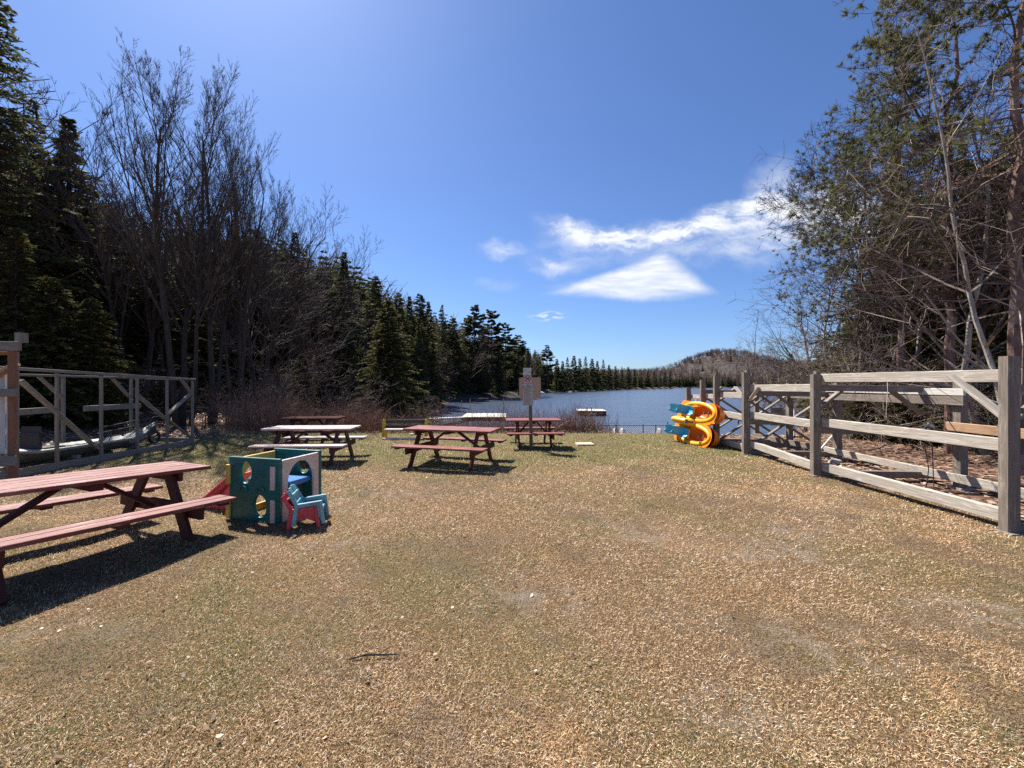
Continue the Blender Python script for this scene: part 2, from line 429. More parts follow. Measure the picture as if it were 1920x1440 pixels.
def make_grass_mat():
    m, t, b = mat('dead_grass_blades')
    g = N(t, 'ShaderNodeNewGeometry'); P = g.outputs['Position']; R = g.outputs['Random Per Island']
    grn = N(t, 'ShaderNodeAttribute', attribute_name='green').outputs['Fac']
    c = Ramp(t, R, [(0, (.09, .048, .022)), (.28, (.30, .168, .072)), (.55, (.61, .39, .195)), (.82, (.87, .63, .375)), (1, (.98, .90, .72))])
    orange = Smooth(t, Noise(t, P, .75, 5, .65), .50, .66, 0, .6)
    c = Mix(t, orange, c, (.76, .46, .22))
    grey = Smooth(t, Noise(t, Mapp(t, P, (1, 1, 1), (0, 0, 0), (31, 7, 0)), .7, 5, .7), .50, .62, 0, .75)
    c = Mix(t, grey, c, (.20, .15, .11))
    vg = Ramp(t, Ma(t, 'FRACT', Ma(t, 'MULTIPLY', R, 17.)), [(0, (.07, .09, .02)), (1, (.27, .27, .09))])
    isg = Ma(t, 'GREATER_THAN', grn, Ma(t, 'FRACT', Ma(t, 'MULTIPLY', R, 91.7)))
    c = Mix(t, isg, c, vg)
    t.links.new(c, b.inputs['Base Color']); b.inputs['Roughness'].default_value = .6; b.inputs['Specular IOR Level'].default_value = .35
    tl = N(t, 'ShaderNodeBsdfTranslucent'); t.links.new(c, tl.inputs[0])
    mx = N(t, 'ShaderNodeMixShader'); mx.inputs[0].default_value = .3
    t.links.new(b.outputs[0], mx.inputs[1]); t.links.new(tl.outputs[0], mx.inputs[2])
    t.links.new(mx.outputs[0], t.nodes['Material Output'].inputs[0])
    return m
M['grass'] = make_grass_mat()
def make_water_mat():
    m, t, b = mat('lake_water')
    g = N(t, 'ShaderNodeNewGeometry'); P = g.outputs['Position']
    b.inputs['Base Color'].default_value = (.055, .075, .115, 1); b.inputs['Roughness'].default_value = .22
    b.inputs['IOR'].default_value = 1.33; b.inputs['Specular IOR Level'].default_value = .8
    w1 = Noise(t, Mapp(t, P, (.55, 1.3, 1), (0, 0, .25)), 2.1, 4, .6, .3)
    w2 = Noise(t, Mapp(t, P, (.5, 1.0, 1), (0, 0, -.2)), .45, 3, .6)
    h = Ma(t, 'ADD', w1, Ma(t, 'MULTIPLY', w2, 3.2))
    bp = N(t, 'ShaderNodeBump'); bp.inputs['Strength'].default_value = .65; bp.inputs['Distance'].default_value = .22
    t.links.new(h, bp.inputs['Height']); t.links.new(bp.outputs[0], b.inputs['Normal'])
    return m
M['water'] = make_water_mat()

# ------------------------------------------------------------------ terrain
WZ = -1.0
XLy = [13, 17, 28, 60, 82, 116, 140, 197, 246, 275, 300, 330]
XLx = [-7, -8.5, -8.3, -9.5, 1.1, 8.5, 15, 49, 101, 112, 121, 128]
XRy = [13, 17, 36, 68, 120, 200, 300, 330]
XRx = [8.5, 11, 29, 50, 80, 121, 182, 190]
def lake_s(x, y):
    """signed: positive inside the lake (metres from the shore)"""
    return np.minimum(np.minimum(x-np.interp(y, XLy, XLx), np.interp(y, XRy, XRx)-x), np.minimum(y-16.6, 306-y))
def sstep(a, b, x):
    q = np.clip((x-a)/(b-a), 0, 1); return q*q*(3-2*q)
def wob(x, y, s, k=0.):
    return np.sin(x*s+1.3*k)*np.cos(y*s*1.13+.7*k)+.5*np.sin(x*s*2.3+y*s*1.7+k)
def gz(x, y):
    x = np.asarray(x, float); y = np.asarray(y, float)
    s = lake_s(x, y)
    z = WZ+sstep(0, 3.3, -s)*1.0-sstep(0, 14, s)*1.6
    land = sstep(3.5, 12, -s)
    lw = sstep(9.5, 14, -x-sstep(20, 60, y)*0)*(y > -30)
    left = np.clip(-x-10.5, 0, 60)*.075*sstep(3, 9, -s+0*x)*(x < -10.5)
    z = z+left
    right = np.clip(x-9.5, 0, 60)*.05*(x > 9.5)*land*(y < 70)
    z = z+right-.10*sstep(6.2, 7.6, x)*(1-sstep(9, 12, x))*(y < 14)
    z = z+sstep(20, 160, -s)*np.where(y > 60, 9, 0)
    # the far hill and the low ridge to its left and right
    hill = 25*np.exp(-(((x-270)/45)**2))*1.0+12*np.exp(-(((x-385)/90)**2))
    z = z+hill*np.exp(-(((y-505)/105)**2))
    z = z+9*np.exp(-(((y-600)/120)**2))
    near = (1-sstep(12, 16, np.hypot(x, y)))
    z = z+near*(.022*wob(x, y, .8)+.008*wob(x, y, 2.9, 2))
    z = z+(1-near)*land*.12*wob(x, y, .5, 1)
    return z
def gzf(x, y): return float(gz(x, y))
BARE = [(2.6, 4.0, .8, .35), (3.3, 4.6, .7, .3), (-2.6, 5.35, .8, .25), (1.4, 4.5, .5, .5), (2.0, 2.55, .5, .3), (3.6, 2.9, .6, .3),
        (-1.9, 4.05, .55, .18), (-1.7, 6.1, .8, .2), (4.2, 5.8, .7, .4), (.2, 3.1, .5, .25), (-3.1, 2.6, .5, .2), (1.2, 2.0, .35, .22)]
def bare_f(x, y):
    b = 0
    for cx, cy, rx, ry in BARE:
        b = np.maximum(b, np.exp(-(((x-cx)/rx)**2+((y-cy)/ry)**2)*1.2))
    b = b*(.55+.45*np.clip(.5+wob(x, y, 4.1, 3), 0, 1))
    return b
def litter_f(x, y):
    l = sstep(-9.9, -11.2, x+.0*y+.35*np.sin(y*1.3))
    l = np.where(x < 0, sstep(9.7, 11.3, -x+.3*np.sin(y*1.1)-(y > 11)*sstep(11, 15, y)*-2.2), 0)
    r = sstep(5.75, 6.5, x+.15*np.sin(y*2.3))
    sh = sstep(13.4, 14.3, y)
    return np.maximum(np.maximum(l, r), sh)
def green_f(x, y):
    g = sstep(6.5, 9.2, y+.25*wob(x, y, .9, 5))*.62*(1-.6*sstep(0, 5, x)*(y < 9))
    g = g+.09+.15*wob(x, y, 1.3, 2)+.10*wob(x, y, 3.7, 8)
    g = g+.25*np.exp(-(((x+3)/2.0)**2+((y-2.6)/1.5)**2))
    return np.clip(g*(y < 14), .02, .8)
def make_ground():
    xs = np.unique(np.concatenate([np.linspace(-11, 11, 170), np.linspace(11, 40, 50), -np.linspace(11, 40, 50), np.linspace(40, 150, 36), -np.linspace(40, 150, 24), np.linspace(150, 700, 56), -np.linspace(150, 1500, 18), np.linspace(700, 2600, 10)]))
    ys = np.unique(np.concatenate([np.linspace(-60, -3, 8), np.linspace(-3, 18, 170), np.linspace(18, 60, 50), np.linspace(60, 330, 90), np.linspace(330, 700, 60), np.linspace(700, 2800, 12)]))
    X, Y = np.meshgrid(xs, ys); nx, ny = len(xs), len(ys)
    Z = gz(X, Y)
    V = np.stack([X.ravel(), Y.ravel(), Z.ravel()], 1)
    i = np.arange(nx*ny).reshape(ny, nx)
    Fc = np.stack([i[:-1, :-1].ravel(), i[:-1, 1:].ravel(), i[1:, 1:].ravel(), i[1:, :-1].ravel()], 1)
    x, y = V[:, 0], V[:, 1]
    o = np_mesh('ground', V, [Fc], M['ground'], smooth=True,
        attrs=dict(litter=litter_f(x, y), bare=bare_f(x, y), far=sstep(30, 60, np.hypot(x, y)), green=green_f(x, y)))
    tag(o, kind='structure')
make_ground()
def make_water():
    xs = np.concatenate([np.linspace(-60, 60, 13), np.linspace(80, 420, 12)]); ys = np.concatenate([np.linspace(15.2, 60, 6), np.linspace(80, 330, 10)])
    X, Y = np.meshgrid(xs, ys); V = np.stack([X.ravel(), Y.ravel(), np.full(X.size, WZ)], 1)
    i = np.arange(X.size).reshape(X.shape)
    Fc = np.stack([i[:-1, :-1].ravel(), i[:-1, 1:].ravel(), i[1:, 1:].ravel(), i[1:, :-1].ravel()], 1)
    tag(np_mesh('water', V, [Fc], M['water']), kind='structure')
make_water()

def blades(name, x, y, L, W, lift, matl, green=None, z0=None):
    """single bent straw blades, each an island of its own"""
    n = len(x); a = RNG.uniform(0, 2*PI, n)
    z = (gz(x, y) if z0 is None else z0)-.004
    dx, dy = np.cos(a), np.sin(a); px, py = -dy, dx
    hz = L*lift; hl = L*np.sqrt(np.clip(1-lift**2, 0, 1))
    b0 = np.stack([x-px*W/2, y-py*W/2, z+.001], 1); b1 = np.stack([x+px*W/2, y+py*W/2, z+.001], 1)
    mid = .55; k = W*.42
    m0 = np.stack([x+dx*hl*mid-px*k, y+dy*hl*mid-py*k, z+hz*.75], 1); m1 = np.stack([x+dx*hl*mid+px*k, y+dy*hl*mid+py*k, z+hz*.75+W*.4], 1)
    tp = np.stack([x+dx*hl, y+dy*hl, z+hz*RNG.uniform(.55, 1.1, n)], 1)
    V = np.stack([b0, b1, m1, m0, tp], 1).reshape(-1, 3)
    i = np.arange(n)*5
    q = np.stack([i, i+1, i+2, i+3], 1); tr = np.stack([i+3, i+2, i+4], 1)
    at = None
    if green is not None: at = dict(green=np.repeat(green, 5))
    return np_mesh(name, V, [q, tr], matl, attrs=at)
def make_grass():
    n = 1000000
    d = 1.15*np.exp(RNG.uniform(0, 1, n)*math.log(14.0/1.15))
    x = RNG.uniform(-1.5, 1.5, n)*d; y = d+RNG.normal(0, .02, n)
    b = bare_f(x, y); l = litter_f(x, y)
    clump = .5+.5*np.clip(wob(x*1.0, y, 5.5, 1)*.5+wob(x, y, 11, 4)*.4, -1, 1)
    keep = (RNG.uniform(0, 1, n) > b*.55) & (RNG.uniform(0, 1, n) > l*1.2-.1) & (y < 13.9) & (x > -11) & (RNG.uniform(0, 1, n) < .45+.6*clump)
    x, y, d = x[keep], y[keep], d[keep]; n = len(x)
    g = green_f(x, y)
    sc = np.clip(d/3.2, .85, 3.2)
    L = RNG.uniform(.011, .040, n)*np.sqrt(sc); W = RNG.uniform(.0016, .0042, n)*sc
    lift = np.clip(RNG.beta(1.6, 2.4, n)*1.0+g*.15, .03, .9)
    o = blades('grass', x, y, L, W, lift, M['grass'], g)
    tag(o, 'dry straw coloured lawn grass with green patches', 'grass', kind='stuff')
make_grass()
def make_litter():
    n = 15000
    xa = np.concatenate([RNG.uniform(-24, -9.8, n), RNG.uniform(5.9, 20, n)]); ya = RNG.uniform(2, 26, 2*n)
    k = (litter_f(xa, ya) > .4) & (lake_s(xa, ya) < -1) & (RNG.uniform(0, 1, 2*n) < 1.25-np.abs(xa)/24)
    x, y = xa[k], ya[k]
    xl = RNG.uniform(-7, 5, 420); yl = 1.6+RNG.uniform(0, 1, 420)**1.5*9
    k = len(x); x = np.concatenate([x, xl]); y = np.concatenate([y, yl]); n = len(x)
    r = RNG.uniform(.02, .05, n); r[k:] *= .36
    a = RNG.uniform(0, 2*PI, n); z = gz(x, y)+RNG.uniform(.005, .03, n)
    t1, t2 = RNG.uniform(-.5, .5, n), RNG.uniform(-.5, .5, n)
    V = []
    for j in range(5):
        th = a+j*2*PI/5; rr = r*(1 if j % 2 else .7)
        V.append(np.stack([x+rr*np.cos(th), y+rr*np.sin(th), z+rr*(t1*np.cos(th)+t2*np.sin(th))], 1))
    V = np.stack(V, 1).reshape(-1, 3); i = np.arange(n)*5
    m, t, b = mat('fallen_leaves')
    g = N(t, 'ShaderNodeNewGeometry')
    c = Ramp(t, g.outputs['Random Per Island'], [(0, (.07, .035, .022)), (.45, (.22, .12, .07)), (.8, (.42, .28, .19)), (1, (.52, .42, .34))])
    t.links.new(c, b.inputs['Base Color']); b.inputs['Roughness'].default_value = .55
    o = np_mesh('leaf_litter', V, [np.stack([i, i+1, i+2, i+3, i+4], 1)], m)
    tag(o, 'fallen dry leaves scattered over the woodland floor and lawn', 'leaves', kind='stuff')
make_litter()

# ------------------------------------------------------------------ trees
def seg_mesh(S, n=3):
    """S: array (k,8) p0 r0 p1 r1 -> V, quads"""
    S = np.asarray(S, float); p0, r0, p1, r1 = S[:, 0:3], S[:, 3], S[:, 4:7], S[:, 7]
    d = p1-p0; d /= np.linalg.norm(d, axis=1)[:, None]+1e-9
    ref = np.where(np.abs(d[:, 2:3]) > .9, np.array([[1., 0, 0]]), np.array([[0, 0, 1.]]))
    u = np.cross(d, ref); u /= np.linalg.norm(u, axis=1)[:, None]+1e-9; w = np.cross(d, u)
    rings = []
    for P, r in ((p0, r0), (p1, r1)):
        for j in range(n):
            th = 2*PI*j/n; rings.append(P+(u*math.cos(th)+w*math.sin(th))*r[:, None])
    V = np.stack(rings, 1).reshape(-1, 3); k = len(S); i = np.arange(k)*2*n
    Q = [np.stack([i+j, i+(j+1) % n, i+n+(j+1) % n, i+n+j], 1) for j in range(n)]
    return V, np.concatenate(Q)
def merge(parts):
    Vs, Fs, off = [], {}, 0
    for V, fl in parts:
        Vs.append(V)
        for f in (fl if isinstance(fl, list) else [fl]):
            Fs.setdefault(f.shape[1], []).append(f+off)
        off += len(V)
    return np.concatenate(Vs), [np.concatenate(v) for v in Fs.values()]
def nrm(v): return v/(math.sqrt(v[0]*v[0]+v[1]*v[1]+v[2]*v[2])+1e-9)
def grow_bare(rs, H=10., stems=1, maxlev=3, ang=(22, 42), up=.06, jit=.10, first=.28, kids=(16, 9, 6, 3), ratio=(.5, .45, .42, .45), r0=.016, lean=None, stemup=.02, minr=.0035, thin=.82):
    segs = {}
    def br(p, d, L, r, lev):
        n = max(2, int([14, 8, 5, 3, 2][lev])) if lev else 16
        step = L/n; k = kids[lev] if lev < maxlev else 0
        pos = sorted(rs.uniform(first if lev == 0 else .15, 1.0, k)) if k else []
        pi = 0; r1 = r
        for i in range(n):
            t = (i+1)/n
            d = nrm(d+rs.normal(0, jit, 3)+np.array([0, 0, up if lev else stemup]))
            q = p+d*step; r2 = max(minr*.6, r*(1-thin*t))
            segs.setdefault(lev, []).append([*p, r1, *q, r2])
            while pi < len(pos) and pos[pi] <= t:
                a = math.radians(rs.uniform(*ang)); ph = rs.uniform(0, 2*PI)
                u = nrm(np.cross(d, [0.3, .1, 1.] if abs(d[2]) < .9 else [1., 0, 0])); w = np.cross(d, u)
                c = d*math.cos(a)+(u*math.cos(ph)+w*math.sin(ph))*math.sin(a)
                LL = L*ratio[lev]*rs.uniform(.6, 1.25)*(1.25-.75*pos[pi])
                br(q, nrm(c), LL, max(minr, min(r2*.62, LL*.014)), lev+1); pi += 1
            p, r1 = q, r2
    for s in range(stems):
        a = 2*PI*s/max(1, stems)+rs.uniform(-.4, .4); o = .02*H*(stems > 1)
        ln = (np.array([math.cos(a), math.sin(a), 0])*rs.uniform(.08, .22)*(stems > 1)) if lean is None else np.array(lean)
        br(np.array([math.cos(a)*o, math.sin(a)*o, -.2]), nrm(np.array([0, 0, 1.])+ln), H*rs.uniform(.85, 1.) if stems > 1 else H, H*r0*rs.uniform(.7, 1), 0)
    big = segs.get(0, [])+[s for s in segs.get(1, []) if s[3] > .03*H/10]
    small = [s for s in segs.get(1, []) if s[3] <= .03*H/10]
    for l in (2, 3, 4): small += segs.get(l, [])
    return big, small
def tree_parts(V, Fc, name, m): 
    me = bpy.data.meshes.new(name)
    return me
MESHES = {}; HT = {}
def store(name, trunk, crown, tm, cm):
    """builds the two mesh datablocks of a kind of tree once"""
    a = np_mesh('trunk', *trunk, M[tm]); b = np_mesh('crown', *crown, M[cm])
    MESHES[name] = (a.data, b.data); HT[name] = float(np.quantile(crown[0][:, 2], .9995))
    bpy.data.objects.remove(a); bpy.data.objects.remove(b)
def bare_kind(name, seed, tm='bark', cm='twig', sides=5, **kw):
    rs = np.random.default_rng(seed); big, small = grow_bare(rs, **kw)
    V, Q = seg_mesh(big, 7); V2, Q2 = seg_mesh(small, 3)
    store(name, (V, [Q]), (V2, [Q2]), tm, cm)
def tri_cards(P, D, L, W, rs, droop=0.):
    """thin two-triangle sprays: centre line from P along D"""
    n = len(P); D = D/(np.linalg.norm(D, axis=1)[:, None]+1e-9)
    r = rs.normal(0, 1, (n, 3)); s = np.cross(D, r); s /= np.linalg.norm(s, axis=1)[:, None]+1e-9
    mid = P+D*(L*.45)[:, None]; tip = P+D*L[:, None]; tip[:, 2] -= droop*L
    V = np.stack([P, mid+s*(W/2)[:, None], tip, mid-s*(W/2)[:, None]], 1).reshape(-1, 3)
    i = np.arange(n)*4
    return V, np.stack([i, i+1, i+2, i+3], 1)
def conifer_kind(name, seed, H=10., R=1.9, whorls=46, per=7, cards=9, base=.06, droop=.25, shape=.85, cw=.075, cl=.30, tm='bark', cm='spruce', ragged=.25, gap=.0, tiltup=.15):
    rs = np.random.default_rng(seed)
    tr = [[0, 0, -.2, H*.013, 0, 0, H*.5, H*.008], [0, 0, H*.5, H*.008, 0, 0, H, .008]]
    P, D, L, W, bs = [], [], [], [], []
    lop = rs.uniform(0, 2*PI)
    for k in range(whorls):
        t = (k+.5)/whorls; z = H*(base+(1-base)*t)
        rad = R*((1-t)**shape)*rs.uniform(1-ragged, 1+ragged*.5)
        if rs.uniform() < gap: continue
        for j in range(per):
            if rs.uniform() < .1: continue
            a = rs.uniform(0, 2*PI); ln = rad*rs.uniform(.65, 1.1)*(1+.12*math.cos(a-lop))
            if ln < .08: ln = .08
            el = tiltup*(t-.35)*2+rs.normal(0, .08)
            d = np.array([math.cos(a), math.sin(a), el]); side = np.array([-d[1], d[0], 0])
            p0 = np.array([0, 0, z+rs.uniform(-.1, .1)])
            end = p0+d*ln; end[2] -= droop*ln*.5
            bs.append([*p0, .012+.006*ln, *end, .004])
            m = max(3, int(cards*ln/R*1.5)+2)
            for i in range(m):
                s = .22+.78*(i+rs.uniform(0, 1))/m; s = min(s, 1.)
                q = p0+d*ln*s; q[2] -= droop*ln*s*s*.5
                for sg in (-1, 1):
                    dd = d*.75+side*sg*rs.uniform(.35, 1.0)+np.array([0, 0, rs.normal(-.12, .16)])
                    P.append(q); D.append(dd); L.append(cl*(.55+.45*ln/R)*rs.uniform(.6, 1.25)*(1.15-.5*s)); W.append(cw*rs.uniform(.7, 1.4))
    for k in range(10):
        P.append(np.array([0, 0, H*(1-.012*k)])); D.append(np.array([rs.normal(0, .5), rs.normal(0, .5), .7])); L.append(.16); W.append(.05)
    V, Q = tri_cards(np.array(P), np.array(D), np.array(L), np.array(W), rs)
    Vb, Qb = seg_mesh(tr, 7); Vc, Qc = seg_mesh(bs, 3)
    Vt, Ft = merge([(Vb, Qb), (Vc, Qc)])
    store(name, (Vt, Ft), (V, [Q]), tm, cm)
def tufts(P, D, n, L, W, rs):
    """long needle brushes at twig ends"""
    k = len(P); P = np.repeat(P, n, 0); D = np.repeat(D, n, 0)
    D = D/(np.linalg.norm(D, axis=1)[:, None]+1e-9)+rs.normal(0, .62, (k*n, 3))
    return tri_cards(P-D*.02, D, rs.uniform(.7, 1.15, k*n)*L, np.full(k*n, W), rs)
def nrm_rows(a): return a/(np.linalg.norm(a, axis=1)[:, None]+1e-9)
def pine_kind(name, seed, H=12., R=2.6, base=.35, n=46, tm='bark_red', cm='pine', tl=.13, tn=26, tw=.010, side=None, dead=10, top=1.0, tufts_per=5.5, fat=.010):
    """open-crowned pine: long level limbs, needle brushes only towards their ends"""
    rs = np.random.default_rng(seed)
    tr = []; p = np.array([0, 0, -.2]); r = H*fat
    for i in range(14):
        q = np.array([rs.normal(0, .03)*i*.3, rs.normal(0, .03)*i*.3, H*(i+1)/14]); r2 = H*fat*(1-.85*(i+1)/14)
        tr.append([*p, r, *q, r2]); p, r = q, r2
    limbs, P, D = [], [], []
    for k in range(n+dead):
        dd = k >= n
        t = rs.uniform(.18, base+.1) if dd else base+(1-base)*((k+rs.uniform(0, 1))/n)
        z = H*t; a = rs.uniform(0, 2*PI)
        if side is not None and rs.uniform() < .68: a = side+rs.normal(0, .7)
        ln = R*rs.uniform(.5, 1.1)*(math.sqrt(max(.02, 1.05-t))*1.1 if not dd else .6)
        d = np.array([math.cos(a), math.sin(a), rs.uniform(-.1, .25)])
        q0 = np.array([0, 0, z]); m = 7
        for i in range(m):
            d = nrm(d+rs.normal(0, .10, 3)+np.array([0, 0, .07 if i > 3 else -.03]))
            q1 = q0+d*ln/m
            limbs.append([*q0, max(.007, .032*ln/R*(1-i/m)), *q1, max(.006, .032*ln/R*(1-(i+1)/m))])
            if i >= 2:
                for s in range(2 if not dd else 1):
                    b = nrm(d*.7+rs.normal(0, .55, 3)); L2 = ln*rs.uniform(.12, .30); w0 = q1
                    for j in range(3):
                        b = nrm(b+rs.normal(0, .15, 3)+np.array([0, 0, .12])); w1 = w0+b*L2/3
                        limbs.append([*w0, .005, *w1, .004]); w0 = w1
                        if not dd and (j == 2 or (j == 1 and rs.uniform() < .3)) and rs.uniform() < tufts_per/10: P.append(w1); D.append(b)
            q0 = q1
        if not dd: P.append(q0); D.append(d)
    P, D = np.array(P), np.array(D)
    P = np.concatenate([P, P+rs.normal(0, .09, P.shape)-D*.10]); D = np.concatenate([D, nrm_rows(D+rs.normal(0, .5, D.shape))])
    V, Q = tufts(P, D, tn, tl, tw, rs)
    Vb, Qb = seg_mesh(tr, 8); Vc, Qc = seg_mesh(limbs, 3)
    Vt, Ft = merge([(Vb, Qb), (Vc, Qc)])
    store(name, (Vt, Ft), (V, [Q]), tm, cm)

bare_kind('maple1', 11, H=15, stems=3, maxlev=4, kids=(13, 15, 6, 3), ratio=(.46, .34, .42, .5), ang=(16, 32), up=.05, first=.30, r0=.0115, stemup=.014, jit=.03, minr=.007, thin=.75)
bare_kind('maple2', 12, H=15, stems=2, maxlev=4, kids=(17, 15, 6, 3), ratio=(.46, .34, .42, .5), ang=(16, 34), up=.05, first=.30, r0=.0115, stemup=.014, jit=.03, minr=.007, thin=.75)
bare_kind('bareA', 21, H=10, stems=1, maxlev=3, kids=(22, 9, 5), ratio=(.36, .42, .45), ang=(24, 50), up=.07, first=.2, r0=.011, minr=.006)
bare_kind('bareB', 22, H=10, stems=2, maxlev=3, kids=(14, 9, 5), ratio=(.40, .42, .45), ang=(20, 45), up=.06, first=.22, r0=.009, minr=.006)
bare_kind('bareC', 23, H=10, stems=1, maxlev=3, kids=(26, 9, 5), ratio=(.34, .42, .45), ang=(24, 55), up=.05, first=.12, r0=.009, cm='twig_red', minr=.006)
bare_kind('bush1', 31, H=4, stems=7, maxlev=3, kids=(8, 5, 3), ratio=(.42, .45, .5), ang=(20, 60), up=.02, first=.1, r0=.006, jit=.16, cm='twig_red', minr=.004)
bare_kind('bush2', 32, H=4, stems=6, maxlev=3, kids=(8, 6, 3), ratio=(.45, .45, .5), ang=(20, 70), up=.0, first=.08, r0=.006, jit=.2, cm='twig_lit', minr=.004)
bare_kind('sapling', 33, H=6, stems=1, maxlev=2, kids=(22, 6), ratio=(.26, .4), ang=(25, 50), up=.06, first=.2, r0=.006, cm='twig_lit', minr=.0045)
conifer_kind('spruce1', 41, H=14, R=2.9, whorls=70, per=10, cards=11, cw=.085, cl=.36)
conifer_kind('spruce2', 42, H=12, R=2.6, whorls=60, per=10, cards=11, cw=.12, cl=.42, ragged=.35)
conifer_kind('spruce3', 43, H=12, R=2.4, whorls=56, per=9, cards=10, cw=.12, cl=.42, ragged=.5, gap=.08)
conifer_kind('fir1', 44, H=8, R=2.9, whorls=60, per=12, cards=12, cw=.10, cl=.34, cm='hemlock', shape=.7, ragged=.3)
conifer_kind('hemlock1', 45, H=11, R=3.1, whorls=56, per=11, cards=12, cw=.12, cl=.38, cm='hemlock', shape=.6, ragged=.45, droop=.4, base=.04)
conifer_kind('hemlock2', 46, H=9, R=2.7, whorls=50, per=11, cards=12, cw=.12, cl=.38, cm='hemlock', shape=.55, ragged=.5, droop=.35, base=.03)
conifer_kind('rusty', 47, H=12, R=2.6, whorls=58, per=10, cards=11, cw=.11, cl=.40, cm='rust', ragged=.4)
# white pines of the far shore: plumes of level boughs
conifer_kind('wpine1', 51, H=16, R=3.4, whorls=19, per=9, cards=18, cw=.34, cl=.9, shape=.45, ragged=.6, droop=-.15, base=.3, gap=.15)
conifer_kind('wpine2', 52, H=16, R=3.0, whorls=17, per=8, cards=18, cw=.34, cl=.9, shape=.4, ragged=.7, droop=-.2, base=.35, gap=.2)
conifer_kind('farfir1', 53, H=10, R=2.5, whorls=30, per=8, cards=8, cw=.26, cl=.7, ragged=.4)
conifer_kind('farfir2', 54, H=10, R=2.1, whorls=28, per=8, cards=8, cw=.26, cl=.7, ragged=.55)
pine_kind('redpine1', 61, H=12, R=3.5, base=.40, n=52, side=PI, tn=28, tl=.17, tw=.016, dead=22)
pine_kind('redpine2', 62, H=13, R=3.9, base=.40, n=60, side=PI*1.05, tn=30, tl=.18, tw=.016, dead=26)
bare_kind('rightA', 71, H=9, stems=1, maxlev=4, kids=(22, 9, 6, 4), ratio=(.34, .46, .45, .5), ang=(30, 65), up=.02, first=.2, r0=.0075, lean=(-.34, .05, 0), stemup=.005, tm='bark_pale', cm='twig', jit=.09, minr=.005)
bare_kind('rightC', 75, H=9, stems=1, maxlev=4, kids=(24, 10, 6, 4), ratio=(.36, .46, .45, .5), ang=(20, 55), up=.004, first=.42, r0=.0075, lean=(-.62, .02, 0), stemup=.004, tm='bark_pale', cm='twig', jit=.06, minr=.005)
bare_kind('rightB', 72, H=9, stems=1, maxlev=3, kids=(24, 8, 5), ratio=(.36, .46, .45), ang=(35, 75), up=.02, first=.12, r0=.008, tm='bark_pale', cm='twig_lit', jit=.07, minr=.005)
bare_kind('droopy', 73, H=6, stems=2, maxlev=4, kids=(14, 7, 5, 3), ratio=(.45, .5, .45, .5), ang=(30, 70), up=-.03, first=.1, r0=.009, lean=(-.75, 0, 0), stemup=.0, cm='twig_lit', tm='bark_pale', jit=.11, minr=.0045)

NAMES = dict(maple1='maple_tree', maple2='maple_tree', bareA='bare_tree', bareB='bare_tree', bareC='bare_tree', bush1='bare_shrub', bush2='bare_shrub', sapling='sapling',
    spruce1='spruce_tree', spruce2='spruce_tree', spruce3='spruce_tree', fir1='fir_tree', hemlock1='hemlock_tree', hemlock2='hemlock_tree', rusty='rusty_conifer',
    wpine1='white_pine', wpine2='white_pine', farfir1='fir_tree', farfir2='fir_tree', redpine1='red_pine', redpine2='red_pine', rightA='birch_tree', rightC='leaning_tree', rightB='birch_tree', droopy='bare_tree')
KH = dict(maple1=15, maple2=15, bareA=10, bareB=10, bareC=10, bush1=4, bush2=4, sapling=6, spruce1=14, spruce2=12, spruce3=12, fir1=8, hemlock1=11, hemlock2=9, rusty=12,
    wpine1=16, wpine2=16, farfir1=10, farfir2=10, redpine1=12, redpine2=13, rightA=9, rightB=9, droopy=6)
def tree(kind, px, d, top=None, h=None, label='', group=None, wide=1., rz=None, dz=0.):
    """px: picture column where the tree stands, d: distance, top: picture row of its tip"""
    x = (px-960)/F*d; z = gzf(x, d)+dz
    if h is None: h = CAMH+(721-top)/F*d-z
    s = h/HT[kind]
    o = empty(NAMES[kind], (x, d, z), rz if rz is not None else random.uniform(0, 2*PI)); o.scale = (s*wide, s*wide, s)
    for nm, me in zip(('trunk', 'crown'), MESHES[kind]):
        c = bpy.data.objects.new(nm, me); COL.objects.link(c); c.parent = o
    tag(o, label, {'bare_shrub': 'shrub'}.get(NAMES[kind], 'tree'), group)
    return o

G1 = 'bare maples on the left wood edge'
tree('maple1', 345, 15.5, 142, label='tall bare maple with several stems, rising highest left of the wood edge', group=G1, rz=.4, wide=1.05)
tree('maple2', 400, 16.5, 145, label='tall bare maple with straight upright limbs behind the end post of the long grey rack', group=G1, rz=2.2, wide=.95)
tree('maple1', 445, 17.0, 200, label='bare maple leaning right, rightmost of the tall maples', group=G1, rz=3.9, wide=.7)
tree('maple2', 262, 17.5, 192, label='fan-shaped bare maple leaning left over the dark spruces', group=G1, rz=5.0, wide=1.1)
tree('bareA', 190, 18.0, 195, label='thin bare tree with a single dark trunk beside the big left spruce', group='bare trees on the left')
tree('maple2', 468, 20.5, 262, label='farther bare maple filling the gap right of the tall maples', group=G1, rz=1.1, wide=.7)
tree('bareB', 500, 20.0, 325, label='bare tree with fine upright twigs, first to the right of the tall maples', group='bare trees on the left')
tree('bareA', 540, 24.0, 392, label='bare tree whose twigs overhang the tops of two rust-brown conifers', group='bare trees on the left')
G2 = 'dark conifers at the left picture edge'
tree('spruce1', -25, 14.0, -95, label='very tall dark spruce filling the left picture edge', group=G2, wide=1.0)
tree('spruce1', 62, 16.5, 190, label='dark bushy spruce directly right of the tallest one', group=G2, wide=.9)
tree('spruce2', 128, 17.0, 222, label='narrow pointed spruce with its tip among bare twigs at the far left', group=G2, wide=1.1)
tree('hemlock1', 30, 12.5, 430, label='low olive conifer behind the tall post rack', group=G2)
tree('hemlock1', 215, 19, 395, label='olive green conifer between the spruces and the maples', group=G2, wide=.9)
